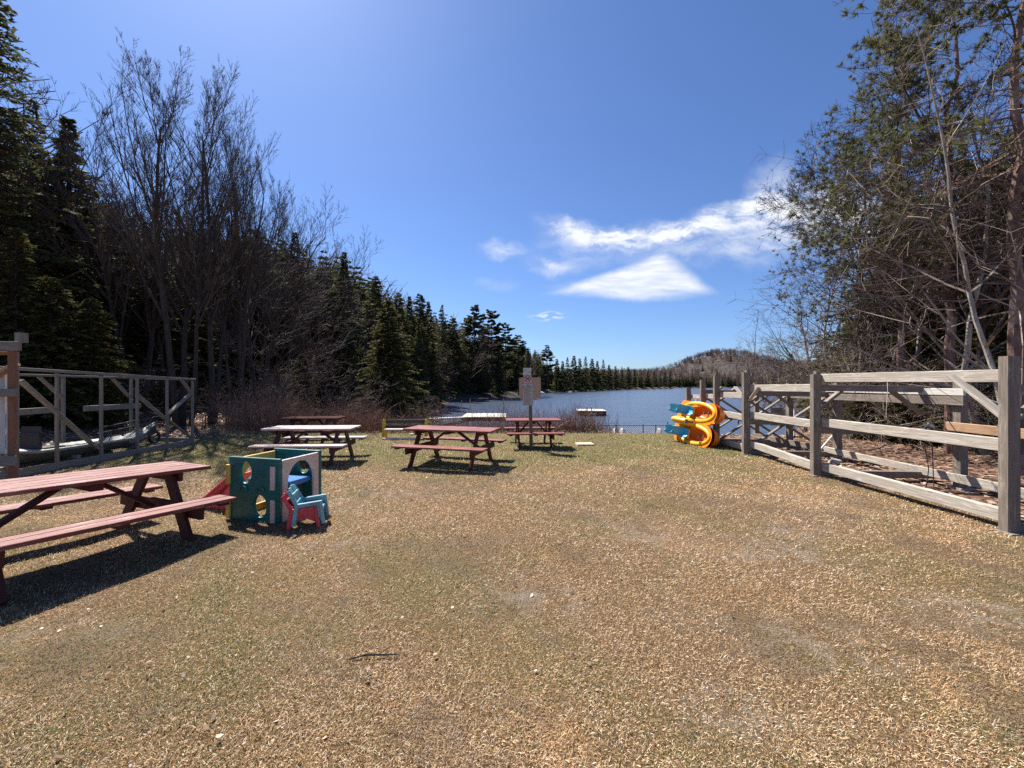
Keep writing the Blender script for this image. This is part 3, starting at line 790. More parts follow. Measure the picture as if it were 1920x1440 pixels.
tree('hemlock2', 95, 12.8, 520, label='dense low green conifer just behind the long grey rack', group=G2, wide=1.1)
tree('hemlock2', 170, 13.4, 560, label='low green conifer behind the middle of the long grey rack', group=G2, wide=1.1)
tree('hemlock2', 290, 20.5, 480, label='ragged olive conifer showing between the maple trunks', group=G2)
# the inner edge of the wood, seen from left to right
mid = [('rusty', 482, 27, 432, 'rust-brown pointed conifer, left of a pair', 'conifers in the middle of the left wood'),
 ('rusty', 553, 29, 436, 'rust-brown pointed conifer, right of a pair', 'conifers in the middle of the left wood'),
 ('spruce3', 430, 24, 490, 'dark spruce behind the rightmost maple trunk', 'conifers in the middle of the left wood'),
 ('bareB', 610, 27, 405, 'bare tree standing highest between the rusty conifers and the lone spruce tip', 'bare trees above the left wood'),
 ('bareA', 590, 33, 425, 'slender bare tree behind the right rusty conifer', 'bare trees above the left wood'),
 ('spruce2', 645, 31, 474, 'sharp spruce tip standing clear against the sky above the pale picnic table', 'conifers in the middle of the left wood'),
 ('bareB', 668, 36, 462, 'bare tree just right of the sharp spruce tip', 'bare trees above the left wood'),
 ('bareC', 560, 22, 540, 'broad reddish bare tree filling the gap behind the pale picnic table', 'bare trees above the left wood'),
 ('bareC', 620, 24, 560, 'broad reddish bare tree left of the big round fir', 'bare trees above the left wood'),
 ('spruce3', 610, 34, 520, 'dark conifer half hidden behind reddish twigs', 'conifers in the middle of the left wood'),
 ('hemlock1', 705, 38, 519, 'slim spruce with a light green tip left of the big round fir', 'conifers in the middle of the left wood'),
 ('spruce3', 682, 42, 540, 'short dark spruce between two taller tips', 'conifers in the middle of the left wood'),
 ('bareA', 722, 46, 545, 'bare tree behind the slim light-tipped spruce', 'bare trees above the left wood'),
 ('fir1', 728, 25.0, 562, 'big rounded green fir standing forward at the shore behind the yellow bench', 'conifers in the middle of the left wood'),
 ('hemlock1', 748, 40, 552, 'dark spruce behind the shoulder of the big round fir', 'dark spruces sloping down to the pines'),
 ('spruce2', 768, 43, 556, 'dark spruce, first of two close tips right of the big fir', 'dark spruces sloping down to the pines'),
 ('hemlock1', 787, 45, 552, 'dark spruce, second of two close tips right of the big fir', 'dark spruces sloping down to the pines'),
 ('rusty', 803, 50, 566, 'brownish conifer above the pontoon boat', 'dark spruces sloping down to the pines'),
 ('spruce1', 829, 64, 572, 'pointed dark spruce just right of the pontoon boat', 'dark spruces sloping down to the pines'),
 ('hemlock1', 850, 68, 596, 'small dark spruce tip left of the grey bare tree', 'dark spruces sloping down to the pines'),
 ('bareC', 846, 61, 628, 'greyish bare tree at the waterside right of the pontoon boat', 'bare trees on the lake shore'),
 ('bareC', 876, 69, 605, 'tall greyish bare tree at the waterside below the first white pine', 'bare trees on the lake shore'),
 ('wpine1', 890, 75, 573, 'white pine with a rounded plumed top, left of a pair on the skyline', 'white pines on the lake skyline'),
 ('wpine2', 922, 79, 581, 'white pine with spreading plumes, right of a pair on the skyline', 'white pines on the lake skyline'),
 ('wpine2', 948, 83, 606, 'thin white pine behind the post of the beach sign', 'white pines on the lake skyline'),
 ('wpine1', 972, 88, 628, 'dense white pine directly above the beach sign', 'white pines on the lake skyline'),
 ('spruce2', 905, 73, 650, 'dark spruce at the water under the white pine pair', 'dark spruces sloping down to the pines'),
 ('spruce2', 935, 77, 655, 'dark spruce at the water left of the beach sign', 'dark spruces sloping down to the pines'),
 ('spruce2', 990, 92, 655, 'dark spruce right beside the beach sign', 'dark spruces sloping down to the pines'),
 ('wpine1', 1026, 122, 647, 'lone white pine right of the beach sign, above the start of the open water', 'white pines on the lake skyline'),
 ('bareC', 1008, 104, 680, 'pale bare tree low on the shore just right of the beach sign', 'bare trees on the lake shore'),
 ('spruce2', 812, 46, 640, 'dark spruce at the water behind the pontoon boat', 'dark spruces sloping down to the pines'),
 ('spruce2', 785, 40, 610, 'dark spruce between the big round fir and the pontoon boat', 'dark spruces sloping down to the pines'),
 ('spruce1', 868, 72, 640, 'broad black-green spruce under the grey bare trees', 'dark spruces sloping down to the pines'),
]
mid += [('bareB', 470, 19.5, 395, 'slender bare tree in front of the dark wood left of the rusty pair', 'slender bare trees before the dark wood'),
 ('bareB', 150, 17.2, 335, 'slender bare tree in front of the narrow pointed spruce', 'slender bare trees before the dark wood'),
 ('bareA', 305, 19.0, 300, 'slender bare tree seen through the fan-shaped maple', 'slender bare trees before the dark wood'),
 ('bareA', 230, 18.2, 290, 'slender bare tree left of the fan-shaped maple trunk', 'slender bare trees before the dark wood'),
 ('bareC', 515, 25, 455, 'reddish bare tree between the two rusty conifers', 'slender bare trees before the dark wood'),
 ('bareA', 700, 33, 505, 'bare tree close behind the slim light-tipped conifer', 'bare trees above the left wood'),
 ('bareC', 765, 44, 580, 'brownish bare tree among the dark tips above the yellow bench', 'bare trees above the left wood'),
 ('bareC', 806, 56, 590, 'brownish bare tree over the pontoon boat', 'bare trees above the left wood'),
 ('bareB', 868, 80, 592, 'bare tree with its top against the sky left of the white pine pair', 'bare trees on the lake shore')]
for k, px, d, top, lb, gr in mid: tree(k, px, d, top, label=lb, group=gr)
# shrubs of the left wood edge
for k, px, d, h, lb in [('bush1', 470, 17.0, 2.6, 'tangled reddish shrub between the maple trunks and the pale table'), ('bush2', 540, 18.5, 3.4, 'tangled pale twigged shrub straight above the far dark table'),
    ('bush1', 585, 20, 4.4, 'reddish shrub right of the far dark table'), ('bush2', 640, 21, 4.6, 'wide pale twigged shrub left of the big round fir'), ('bush1', 670, 22, 3.2, 'low reddish shrub touching the left side of the big round fir'),
    ('bush1', 425, 16.5, 1.8, 'low reddish shrub at the foot of the leaning maple'), ('bush2', 500, 21, 5.2, 'tall grey twigged shrub behind the dark shrubs of the wood edge'),
    ('bush2', 800, 31, 2.4, 'small pale twigged shrub right of the foot of the big round fir'), ('bush1', 300, 16.5, 2.8, 'low reddish shrub behind the stern end of the long grey rack'), ('bush1', 380, 14.6, 2.2, 'small dark shrub beside the end post of the long grey rack'),
    ('bush2', 240, 15.6, 2.6, 'pale twigged shrub behind the grey kayak')]:
    tree(k, px, d, h=h, label=lb, group='shrubs along the left wood edge', wide=1.1)
tree('hemlock2', 566, 21, h=3.4, label='small round dark fir among the shrubs above the pale table', group='conifers in the middle of the left wood')
tree('hemlock2', 596, 23, h=2.6, label='smallest dark fir beside the small round one', group='conifers in the middle of the left wood')
# the far left shore, a saw-toothed line of single firs
rs = np.random.default_rng(5)
side = ['beside the lone white pine', 'above the first gap of the raft', 'above the raft', 'right of the raft', 'in the middle of the far shore', 'near the end of the far shore', 'at the tip of the far point']
tops = [(1044, 672, 132), (1055, 676, 136), (1064, 670, 140), (1076, 668, 144), (1087, 674, 150), (1098, 669, 156), (1110, 673, 162), (1120, 679, 168), (1131, 676, 174), (1142, 682, 182), (1154, 686, 190), (1166, 689, 198), (1178, 688, 206), (1190, 692, 214), (1202, 694, 222), (1214, 696, 229), (1226, 697, 236), (1238, 699, 241), (1247, 697, 246), (1256, 700, 249)]
for i, (px, top, d) in enumerate(tops):
    nm = ['first', 'second', 'third', 'fourth', 'fifth', 'sixth', 'seventh', 'eighth', 'ninth', 'tenth'][i if i < 10 else i-10]
    tree(['farfir1', 'farfir2', 'spruce3'][i % 3], px, d+3, top+rs.uniform(-2, 2), label=('dark fir on the far left shore, %s counted from the lone white pine' if i < 10 else 'small fir towards the far point, %s of its shorter far half') % nm, group='firs in a row on the far left shore', wide=1.15)

# ---- right wood
GR = 'trees of the right wood edge'
tree('redpine1', 1782, 9.6, -60, label='red pine with a straight reddish trunk right of the middle rack post', group=GR, rz=.2)
tree('redpine2', 1905, 7.6, -330, label='large red pine at the right picture edge holding needle tufts high over the racks', group=GR, rz=-.3)
tree('redpine1', 1615, 13.5, 268, label='slim red pine nearest the lake, its tufted boughs reaching over the water', group=GR, rz=.5, wide=1.05)
tree('rightA', 1850, 9.2, 110, label='pale trunk leaning left across the wood behind the nearest rack post', group=GR, rz=0.0, wide=1.25)
tree('rightA', 1745, 12.5, 200, label='leaning grey tree whose long arching limb hangs out over the lake', group=GR, rz=.15, wide=1.35)
tree('rightB', 1895, 6.9, -120, label='pale barked upright tree at the right picture edge', group=GR, rz=1.)
tree('rightB', 1570, 15.0, 330, label='thin bare tree in front of the clouds beside the slim red pine', group=GR, rz=2.)
tree('rightB', 1700, 14.0, 180, label='bare tree with fine twigs between the two straight pine trunks', group=GR, rz=3.)
tree('droopy', 1690, 11.2, 600, label='low bare tree with a limb drooping left above the rack rails', group=GR, rz=.0, wide=1.1)
tree('droopy', 1600, 14.5, 655, label='low arching bare tree over the far end of the right rack', group=GR, rz=-.2)
tree('sapling', 1382, 27, 545, label='thin lone sapling standing at the water left of the right wood', group=GR, rz=1., dz=.3)
tree('sapling', 1560, 13.0, 420, label='thin sapling behind the third rack post', group=GR, rz=1.)
tree('redpine1', 1690, 11.8, 60, label='red pine with a thin straight trunk left of the reddish trunked one', group=GR, rz=.9)
tree('bareA', 1835, 9.4, -60, label='straight bare tree between the red pine and the right picture edge', group=GR, rz=.4, wide=.8)
tree('bareA', 1640, 12.4, 120, label='straight bare tree left of the thin straight pine, reaching high', group=GR, rz=1.4, wide=.8)
tree('rightC', 1890, 10.4, 235, label='strongly leaning bare tree whose fine twigs arch out highest over the lake', group=GR, rz=0., wide=.86)
tree('rightC', 1800, 12.6, 350, label='leaning bare tree behind, with lower twigs reaching towards the clouds', group=GR, rz=.25, wide=.86)
tree('rightB', 1655, 12.8, 250, label='bare tree in the gap left of the thin straight pine', group=GR, rz=4.)
tree('bareB', 1520, 19, 420, label='twiggy bare tree left of the slim red pine by the water', group=GR, rz=2.5)
for k, px, d, top, lb, w in [('hemlock1', 1860, 11.5, 300, 'broad olive hemlock behind the nearest rack post', 1.1), ('hemlock1', 1745, 13.5, 400, 'broad olive hemlock behind the middle of the right rack', 1.1),
    ('hemlock2', 1665, 14.5, 440, 'olive hemlock left of the straight red pine', 1.15), ('hemlock2', 1600, 17.5, 600, 'low yellowish hemlock right of the third rack post', 1.2), ('hemlock2', 1925, 9.6, 420, 'dark hemlock at the right picture edge', 1.0),
    ('hemlock1', 1800, 17.5, 300, 'tall dark hemlock deep in the right wood', 1.1), ('hemlock2', 1545, 23, 640, 'small yellowish hemlock behind the far rack bays', 1.3), ('hemlock2', 1700, 11.5, 690, 'low spreading hemlock seen through the rack bay', 1.4),
    ('hemlock2', 1620, 12.5, 715, 'lowest hemlock bush seen under the top rail', 1.4), ('spruce2', 1484, 60, 664, 'dark conifer tip far behind the far rack bays', 1.2), ('hemlock2', 1790, 10.6, 640, 'dark hemlock bush beside the pine trunk behind the rack', 1.3),
    ('hemlock1', 1905, 14, 250, 'tall olive hemlock behind the pale upright tree', 1.1), ('hemlock1', 1690, 19, 340, 'tall hemlock far back behind the leaning grey tree', 1.1)]:
    tree(k, px, d, top, label=lb, group='hemlocks in the right wood', wide=w)
for k, px, d, h, lb in [('bush2', 1510, 20, 2.8, 'wide bare shrub left of the third rack post'), ('bush1', 1460, 30, 3.6, 'reddish bare shrub at the lake between rack and hill'), ('bush2', 1560, 16, 4.6, 'bare shrub above the second rack bay'),
    ('bush2', 1650, 12.5, 3.6, 'bare shrub with white twigs above the top rail'), ('bush1', 1720, 11, 3.0, 'reddish bare shrub behind the rear rack post'), ('bush2', 1800, 9.8, 3.0, 'bare shrub with curved white twigs beside the pine trunk'),
    ('bush2', 1880, 8.6, 2.6, 'bare shrub just over the nearest rack post'), ('bush1', 1520, 26, 5, 'reddish shrub far behind the second rack post'), ('bush1', 1430, 44, 4.2, 'reddish shrub nearest the hill')]:
    tree(k, px, d, h=h, label=lb, group='shrubs of the right wood edge', wide=1.3)
for i, (px, d, top, lb) in enumerate([(1462, 75, 640, 'bare tree right of the hill crest'), (1440, 95, 655, 'bare tree on the right shore next to the hill'), (1500, 52, 625, 'taller bare tree above the third rack post'), (1535, 40, 600, 'bare tree left of the slim red pine at the lake'), (1418, 150, 668, 'small bare tree where the right shore meets the water')]):
    tree('bareC' if i % 2 else 'bareB', px, d, top, label=lb, group='bare trees on the right shore', wide=1.2)

def low_proto(kind, seed):
    rs = np.random.default_rng(seed)
    if kind == 'fir':
        P, D, L, W = [], [], [], []
        for k in range(26):
            t = k/26; z = 10*(.03+.97*t); rad = 2.5*(1-t)**.8*rs.uniform(.7, 1.15)
            for j in range(9):
                a = rs.uniform(0, 2*PI); P.append([0, 0, z]); D.append([math.cos(a), math.sin(a), -.25]); L.append(rad+.1); W.append(.75*(rad/2.5)+.16)
        return tri_cards(np.array(P, float), np.array(D), np.array(L), np.array(W), rs)
    segs = [[0, 0, 0, .12, 0, 0, 6, .06]]
    for k in range(30):
        z = rs.uniform(2, 7); a = rs.uniform(0, 2*PI); l = rs.uniform(1.2, 3.6); e = rs.uniform(.5, 1.6)
        d = nrm(np.array([math.cos(a), math.sin(a), e])); p = np.array([0, 0, z]); q = p+d*l
        segs.append([*p, .035, *q, .02])
        for j in range(6):
            s = rs.uniform(.25, 1); w = nrm(d+rs.normal(0, .5, 3)); m = p+d*l*s; segs.append([*m, .018, *(m+w*rs.uniform(.5, 1.3)), .012])
    return seg_mesh(segs, 3)
SKY = ([-900, -200, 0, 60, 130, 200, 300, 430, 550, 650, 700, 760, 830, 880, 960, 1000, 1040, 1100, 1160, 1270], [-300, -50, 190, 250, 310, 365, 400, 405, 425, 470, 512, 548, 576, 603, 632, 650, 680, 686, 697, 709])
def forest(name, pts, protos, matl, label, hmin, hmax, cat='forest', wide=1., sky=None):
    parts = []
    for x, y in pts:
        V, Q = protos[random.randrange(len(protos))]
        s = random.uniform(hmin, hmax)/10
        if sky:
            top = np.interp(960+F*x/y, *SKY)+abs(random.gauss(0, sky)); s = min(1.8, max(.3, (CAMH+(721-top)/F*y-gzf(x, y))/10))
        a = random.uniform(0, 2*PI); c, sn = math.cos(a), math.sin(a)
        W_ = np.stack([(V[:, 0]*c-V[:, 1]*sn)*s*wide+x, (V[:, 0]*sn+V[:, 1]*c)*s*wide+y, V[:, 2]*s+gzf(x, y)-.2], 1)
        parts.append((W_, Q))
    V, Fc = merge(parts)
    tag(np_mesh(name, V, Fc, M[matl]), label, cat, kind='stuff')
firs = [low_proto('fir', i) for i in range(4)]; bares = [low_proto('bare', 10+i) for i in range(5)]
def scatter(n, fx, fy, ok):
    out = []
    while len(out) < n:
        x, y = random.uniform(*fx), random.uniform(*fy)
        if ok(x, y): out.append((x, y))
    return out
onland = lambda x, y, m=1.5: float(lake_s(x, y)) < -m
# fill behind the individual trees of the left wood
pl = scatter(430, (-62, -14.5), (14, 62), lambda x, y: onland(x, y, 5) and (x < -18.5 or y > 24) and x > -y*1.7-8)
forest('forest', pl[:200], firs, 'spruce', 'dark mass of conifers deep inside the left wood', 8, 12, sky=22)
forest('forest', pl[200:], bares, 'twig_red', 'grey mass of bare trees deep inside the left wood', 7, 11, sky=12)
pl = scatter(420, (-60, 45), (62, 190), lambda x, y: onland(x, y, 4) and x > -.25*y-16 and x < np.interp(y, XLy, XLx) and float(lake_s(x, y)) > -45)
forest('forest', pl[:250], firs, 'spruce', 'dark conifer wood sloping down along the left lake shore', 7, 10.5, sky=16)
forest('forest', pl[250:], bares, 'twig_red', 'brownish bare wood among the conifers of the left lake shore', 7, 10.5, sky=16)
pl = scatter(260, (20, 122), (160, 300), lambda x, y: onland(x, y, 2) and x < np.interp(y, XLy, XLx) and float(lake_s(x, y)) > -26 and x > .22*y-10)
forest('forest', pl[:130], firs, 'hemlock', 'conifer wood on the low point of the far shore', 5.5, 8, sky=5)
forest('forest', pl[130:], bares, 'twig_red', 'brown leafless wood on the low point of the far shore', 5.5, 8, sky=5)
pl = scatter(260, (13, 85), (14, 60), lambda x, y: onland(x, y, 4) and x > np.interp(y, XRy, XRx)+3 and x < 1.55*y+9 and x > 15)
forest('forest', pl[:150], firs, 'hemlock', 'olive mass of hemlocks deep inside the right wood', 5, 8.5)
forest('forest', pl[150:], bares, 'twig_lit', 'grey twiggy mass deep inside the right wood', 5, 8.5)
pl = scatter(230, (45, 260), (60, 300), lambda x, y: onland(x, y, 2) and x > np.interp(y, XRy, XRx) and float(lake_s(x, y)) > -50)
forest('forest', pl[:70], firs, 'hemlock', 'conifers dotted along the right lake shore', 5.5, 8.5)
forest('forest', pl[70:], bares, 'twig_red', 'brown leafless wood along the right lake shore', 6, 9)
pl = scatter(3400, (70, 470), (308, 560), lambda x, y: onland(x, y, 1) and (y > 330 or x > 90) and random.random() < .45+.4*(y < 380)+.3*(gzf(x, y) > 25))
forest('forest', pl[:3250], bares, 'twig_red', 'brown leafless forest covering the rounded hill beyond the lake', 7, 10, wide=1.25)
forest('forest', pl[3250:], firs, 'hemlock', 'scattered conifers on the rounded hill beyond the lake', 7, 10)
pl = scatter(150, (108, 260), (309, 322), lambda x, y: onland(x, y, 1))
forest('forest', pl, firs, 'spruce', 'dark conifers lining the shore below the rounded hill', 6, 10)

# shore thicket and dry grass
def make_thicket():
    rs = np.random.default_rng(77)
    x = []; y = []
    while len(x) < 7500:
        a, b = rs.uniform(-10.5, 3.9), 13.95+rs.uniform(0, 1)**1.3*(2.9 if rs.uniform() < .8 else 4.8)
        if a > 3.0 and rs.uniform() < .4: continue
        if a < -5.5 and rs.uniform() < .1: continue
        dens = 1-.5*sstep(-5.2, -3.6, a)*(1-sstep(-.8, 1.2, a))
        if rs.uniform() < dens: x.append(a); y.append(b)
    x, y = np.array(x), np.array(y); n = len(x)
    hh = np.interp(x, [-10.5, -6, -4.4, -1.5, 0.2, 3.4, 3.9], [1.6, 1.35, 1.15, 1.15, 1.15, 1.0, .6])*rs.uniform(.35, 1.15, n)*(.85+.3*np.clip(wob(x, y, 2.3, 4), -1, 1))
    z = gz(x, y); segs = []
    for i in range(n):
        p = np.array([x[i], y[i], z[i]-.05]); d = nrm(np.array([rs.normal(0, .28), rs.normal(0, .28), 1.])); L = hh[i]; r = .0055
        for k in range(3):
            d = nrm(d+rs.normal(0, .12, 3)); q = p+d*L/3; segs.append([*p, r, *q, r*.75]); r *= .75
            for j in range(2):
                w = nrm(d+rs.normal(0, .45, 3)); segs.append([*q, r, *(q+w*L*rs.uniform(.12, .3)), r*.6])
            p = q
    V, Q = seg_mesh(segs, 3)
    tag(np_mesh('shore_thicket', V, [Q], M['twig_shore']), 'band of red-brown bare stems along the near lake shore', 'thicket', kind='stuff')
    n = 16000; x = rs.uniform(-11, 8.6, n); y = 13.7+np.abs(rs.normal(0, .85, n))
    k = (y < 17.5) & ((x < 3.6) | (y < 14.4) & (rs.uniform(0, 1, n) < .35)); x, y = x[k], y[k]; n = len(x)
    lift = np.clip(rs.normal(.75, .2, n), .1, .99)
    L = rs.uniform(.10, .38, n)*np.where(x > 3.6, .45, 1)*np.where(y < 14.2, .55, 1)
    o = blades('dry_grass', x, y, L, np.full(n, .009), lift, M['dry_grass'])
    tag(o, 'strip of pale dead tall grass between lawn and shore', 'grass', kind='stuff')
make_thicket()

# ------------------------------------------------------------------ picnic tables
def picnic_table(loc, deg, label, top='red_top', leg='red_leg', L=1.88, s=1., tilt=(0, 0), seat=None):
    t = empty('picnic_table', (loc[0], loc[1], gzf(loc[0], loc[1])), rot=(math.radians(tilt[0]), math.radians(tilt[1]), math.radians(deg)))
    t.scale = (s, s, s)
    tag(t, label, 'picnic table', 'picnic tables on the lawn')
    seat = seat or top
    a = L/2; b = MB()
    for i in range(5):
        y = -.296+.148*i; o = random.uniform(-.008, .008)
        b.beam((-a+o, y, .735), (a+o+random.uniform(-.006, .006), y, .735), .133, .037)
    b.build('tabletop', M[top], t)
    for sg in (-1, 1):
        b = MB()
        for k in (0, 1):
            y = sg*(.60+.148*k); b.beam((-a, y, .425), (a, y, .425), .136, .037)
        b.build('seat', M[seat], t)
    fx = a-.33
    for sx in (-1, 1):
        x = sx*fx
        for sy in (-1, 1):
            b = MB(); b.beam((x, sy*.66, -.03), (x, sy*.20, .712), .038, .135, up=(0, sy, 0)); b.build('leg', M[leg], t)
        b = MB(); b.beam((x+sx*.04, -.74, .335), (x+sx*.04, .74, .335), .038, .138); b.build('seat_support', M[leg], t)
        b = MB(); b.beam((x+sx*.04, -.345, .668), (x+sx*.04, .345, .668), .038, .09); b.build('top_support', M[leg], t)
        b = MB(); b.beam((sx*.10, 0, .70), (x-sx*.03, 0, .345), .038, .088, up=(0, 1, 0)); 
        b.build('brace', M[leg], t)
        for sy in (-1, 1):
            b = MB(); b.beam((sx*(a-.10), sy*.59, .392), (sx*(a-.10), sy*.79, .392), .09, .034); b.build('cleat', M[leg], t)
    b = MB(); b.beam((0, -.33, .68), (0, .33, .68), .09, .06); b.build('cleat', M[leg], t)
    for sy in (-1, 1):
        b = MB(); b.beam((0, sy*.58, .392), (0, sy*.80, .392), .09, .034); b.build('cleat', M[leg], t)
    return t
picnic_table((-4.305, 3.848), 68.2, 'red picnic table nearest the camera, cut by the left picture edge', L=1.90, s=1.04, tilt=(0, 3.0))
picnic_table((-1.28, 8.42), -15.2, 'bright red picnic table standing alone right of the play cube', 'red_top2', L=1.99, s=.985)
picnic_table((-4.43, 8.75), 2.6, 'picnic table with a weathered, glare-whitened pale top behind the play cube', 'pale_top', 'brown_leg', L=1.92, s=.98)
picnic_table((-5.75, 11.4), 3, 'dark brown picnic table far back, half hidden by the pale topped one', 'brown_top', 'brown_leg', L=1.6)
picnic_table((.57, 10.85), 4, 'small red picnic table at the shore directly behind the sign post', 'red_top2', 'red_leg', L=1.52, s=.98)

# ------------------------------------------------------------------ yellow bench
def park_bench():
    t = empty('park_bench', (-3.36, 12.2, gzf(-3.36, 12.2)), math.radians(2)); tag(t, 'bench with yellow ends and dark back rails in front of the shore thicket', 'bench')
    for s in (-1, 1):
        b = MB(); b.beam((s*.66, .12, -.05), (s*.66, .20, .56), .10, .10, up=(0, 1, 0)); b.tube([(s*.66, .20, .55), (s*.66, .205, .595)], [.052, .03], 10)
        b.build('end_post', M['yellow_paint'], t)
        b = MB(); b.beam((s*.50, -.24, -.03), (s*.50, -.20, .28), .08, .06, up=(0, 1, 0)); b.build('leg', M['yellow_paint'], t)
    for z, y in ((.52, .155), (.355, .14)):
        b = MB(); b.beam((-.61, y, z), (.61, y, z), .03, .10); b.build('back_rail', M['raft_dark'], t)
    b = MB(); b.beam((-.55, -.18, .30), (.55, -.18, .30), .13, .035); b.beam((-.55, -.04, .30), (.55, -.04, .30), .13, .035); b.build('seat', M['plank_white'], t)
    b = MB(); b.beam((-.58, -.30, .035), (.56, -.30, .035), .12, .05); b.build('foot_board', M['plank_white'], t)
park_bench()

# ------------------------------------------------------------------ sign post
def beach_sign():
    x, y = .50, 10.2
    t = empty('beach_sign', (x, y, gzf(x, y)), rot=(0, math.radians(-1.2), 0)); tag(t, 'wooden post with a brown board, a notice sheet and a no dogs sign', 'sign')
    b = MB(); b.beam((0, 0, -.1), (0, 0, 1.95), .088, .088, up=(0, 1, 0)); b.build('post', M['post_wood'], t)
    rr = lambda w, h, r: [(cx*(w/2-r)+r*math.cos(a), cz*(h/2-r)+r*math.sin(a)) for cx, cz, a0 in ((1, 1, 0), (-1, 1, 90), (-1, -1, 180), (1, -1, 270)) for a in [math.radians(a0+q) for q in (0, 30, 60, 90)]]
    def plate(nm, cx, cz, w, h, y0, th, m, r=.01, par=t, roll=0.):
        b = MB(); b.prism(rr(w, h, r), -th/2, th/2)
        b.xf(Matrix.Translation((cx, y0, cz)) @ Matrix.Rotation(roll, 4, 'Y') @ Matrix.Rotation(PI/2, 4, 'X'))
        return b.build(nm, M[m], par)
    plate('board', 0, 1.585, .56, .55, -.056, .016, 'plywood', .035)
    n = plate('notice', -.055, 1.42, .275, .56, -.070, .008, 'paper', .006, roll=.02)
    b = MB(); b.box((-.06, -.0755, 1.615), (.27, .002, .012), .0005); b.build('header_rule', M['ink'], n)
    b = MB()
    for i in range(21):
        z = 1.585-.0185*i
        w = .22*random.uniform(.55, 1.0)
        b.box((-.057-(.22-w)/2, -.0755, z), (w, .002, .006), .0004)
    b.build('text_lines', M['ink_soft'], n)
    b = MB(); b.box((-.06, -.0755, 1.655), (.06, .002, .03), .0005); b.build('crest', M['sign_red'], n)
    b = MB()
    for i in range(4): b.box((-.15+.055*i, -.0755, 1.168), (.028, .002, .022), .0005)
    b.build('footer_marks', M['ink_soft'], n)
    top = plate('rule_sign', -.065, 2.015, .205, .19, -.070, .006, 'sign_white', .006, roll=.05)
    b = MB()
    y0 = -.0745
    def blobp(pts): b.tube([(p[0], y0, p[1]) for p in pts], .0045, 5)
    # small pictograms: a person bending with a bag, and a bin
    blobp([(-.125, 2.055), (-.105, 2.06), (-.09, 2.045)]); blobp([(-.125, 2.055), (-.127, 2.03)]); blobp([(-.093, 2.045), (-.092, 2.03)])
    blobp([(-.05, 2.0), (-.03, 2.005), (-.012, 1.995)]); blobp([(-.05, 2.0), (-.052, 1.975)]); blobp([(-.014, 1.995), (-.012, 1.972)]); blobp([(-.008, 2.03), (.02, 2.03), (.02, 1.985), (-.008, 1.985)])
    b.build('pictogram', M['ink'], top)
    no = plate('no_dogs_sign', -.058, 1.825, .20, .20, -.070, .006, 'sign_pink', .006)
    b = MB(); b.tube([(-.058+.075*math.cos(a), y0, 1.828+.075*math.sin(a)) for a in np.linspace(0, 2*PI, 28)[:-1]], .0085, 6, closed=True)
    b.tube([(-.111, y0-.001, 1.881), (-.005, y0-.001, 1.775)], .0075, 6); b.build('prohibition_ring', M['sign_red'], no)
    b = MB(); b.tube([(-.085, y0, 1.835), (-.03, y0, 1.83)], [.017, .014], 8); b.tube([(-.035, y0, 1.835), (-.022, y0, 1.86), (-.005, y0, 1.858)], [.011, .011, .006], 6)
    for px in (-.083, -.07, -.042, -.033): b.tube([(px, y0, 1.83), (px-.004, y0, 1.795)], .005, 5)
    b.tube([(-.085, y0, 1.84), (-.102, y0, 1.86)], .004, 5); b.build('dog_symbol', M['ink'], no)
beach_sign()

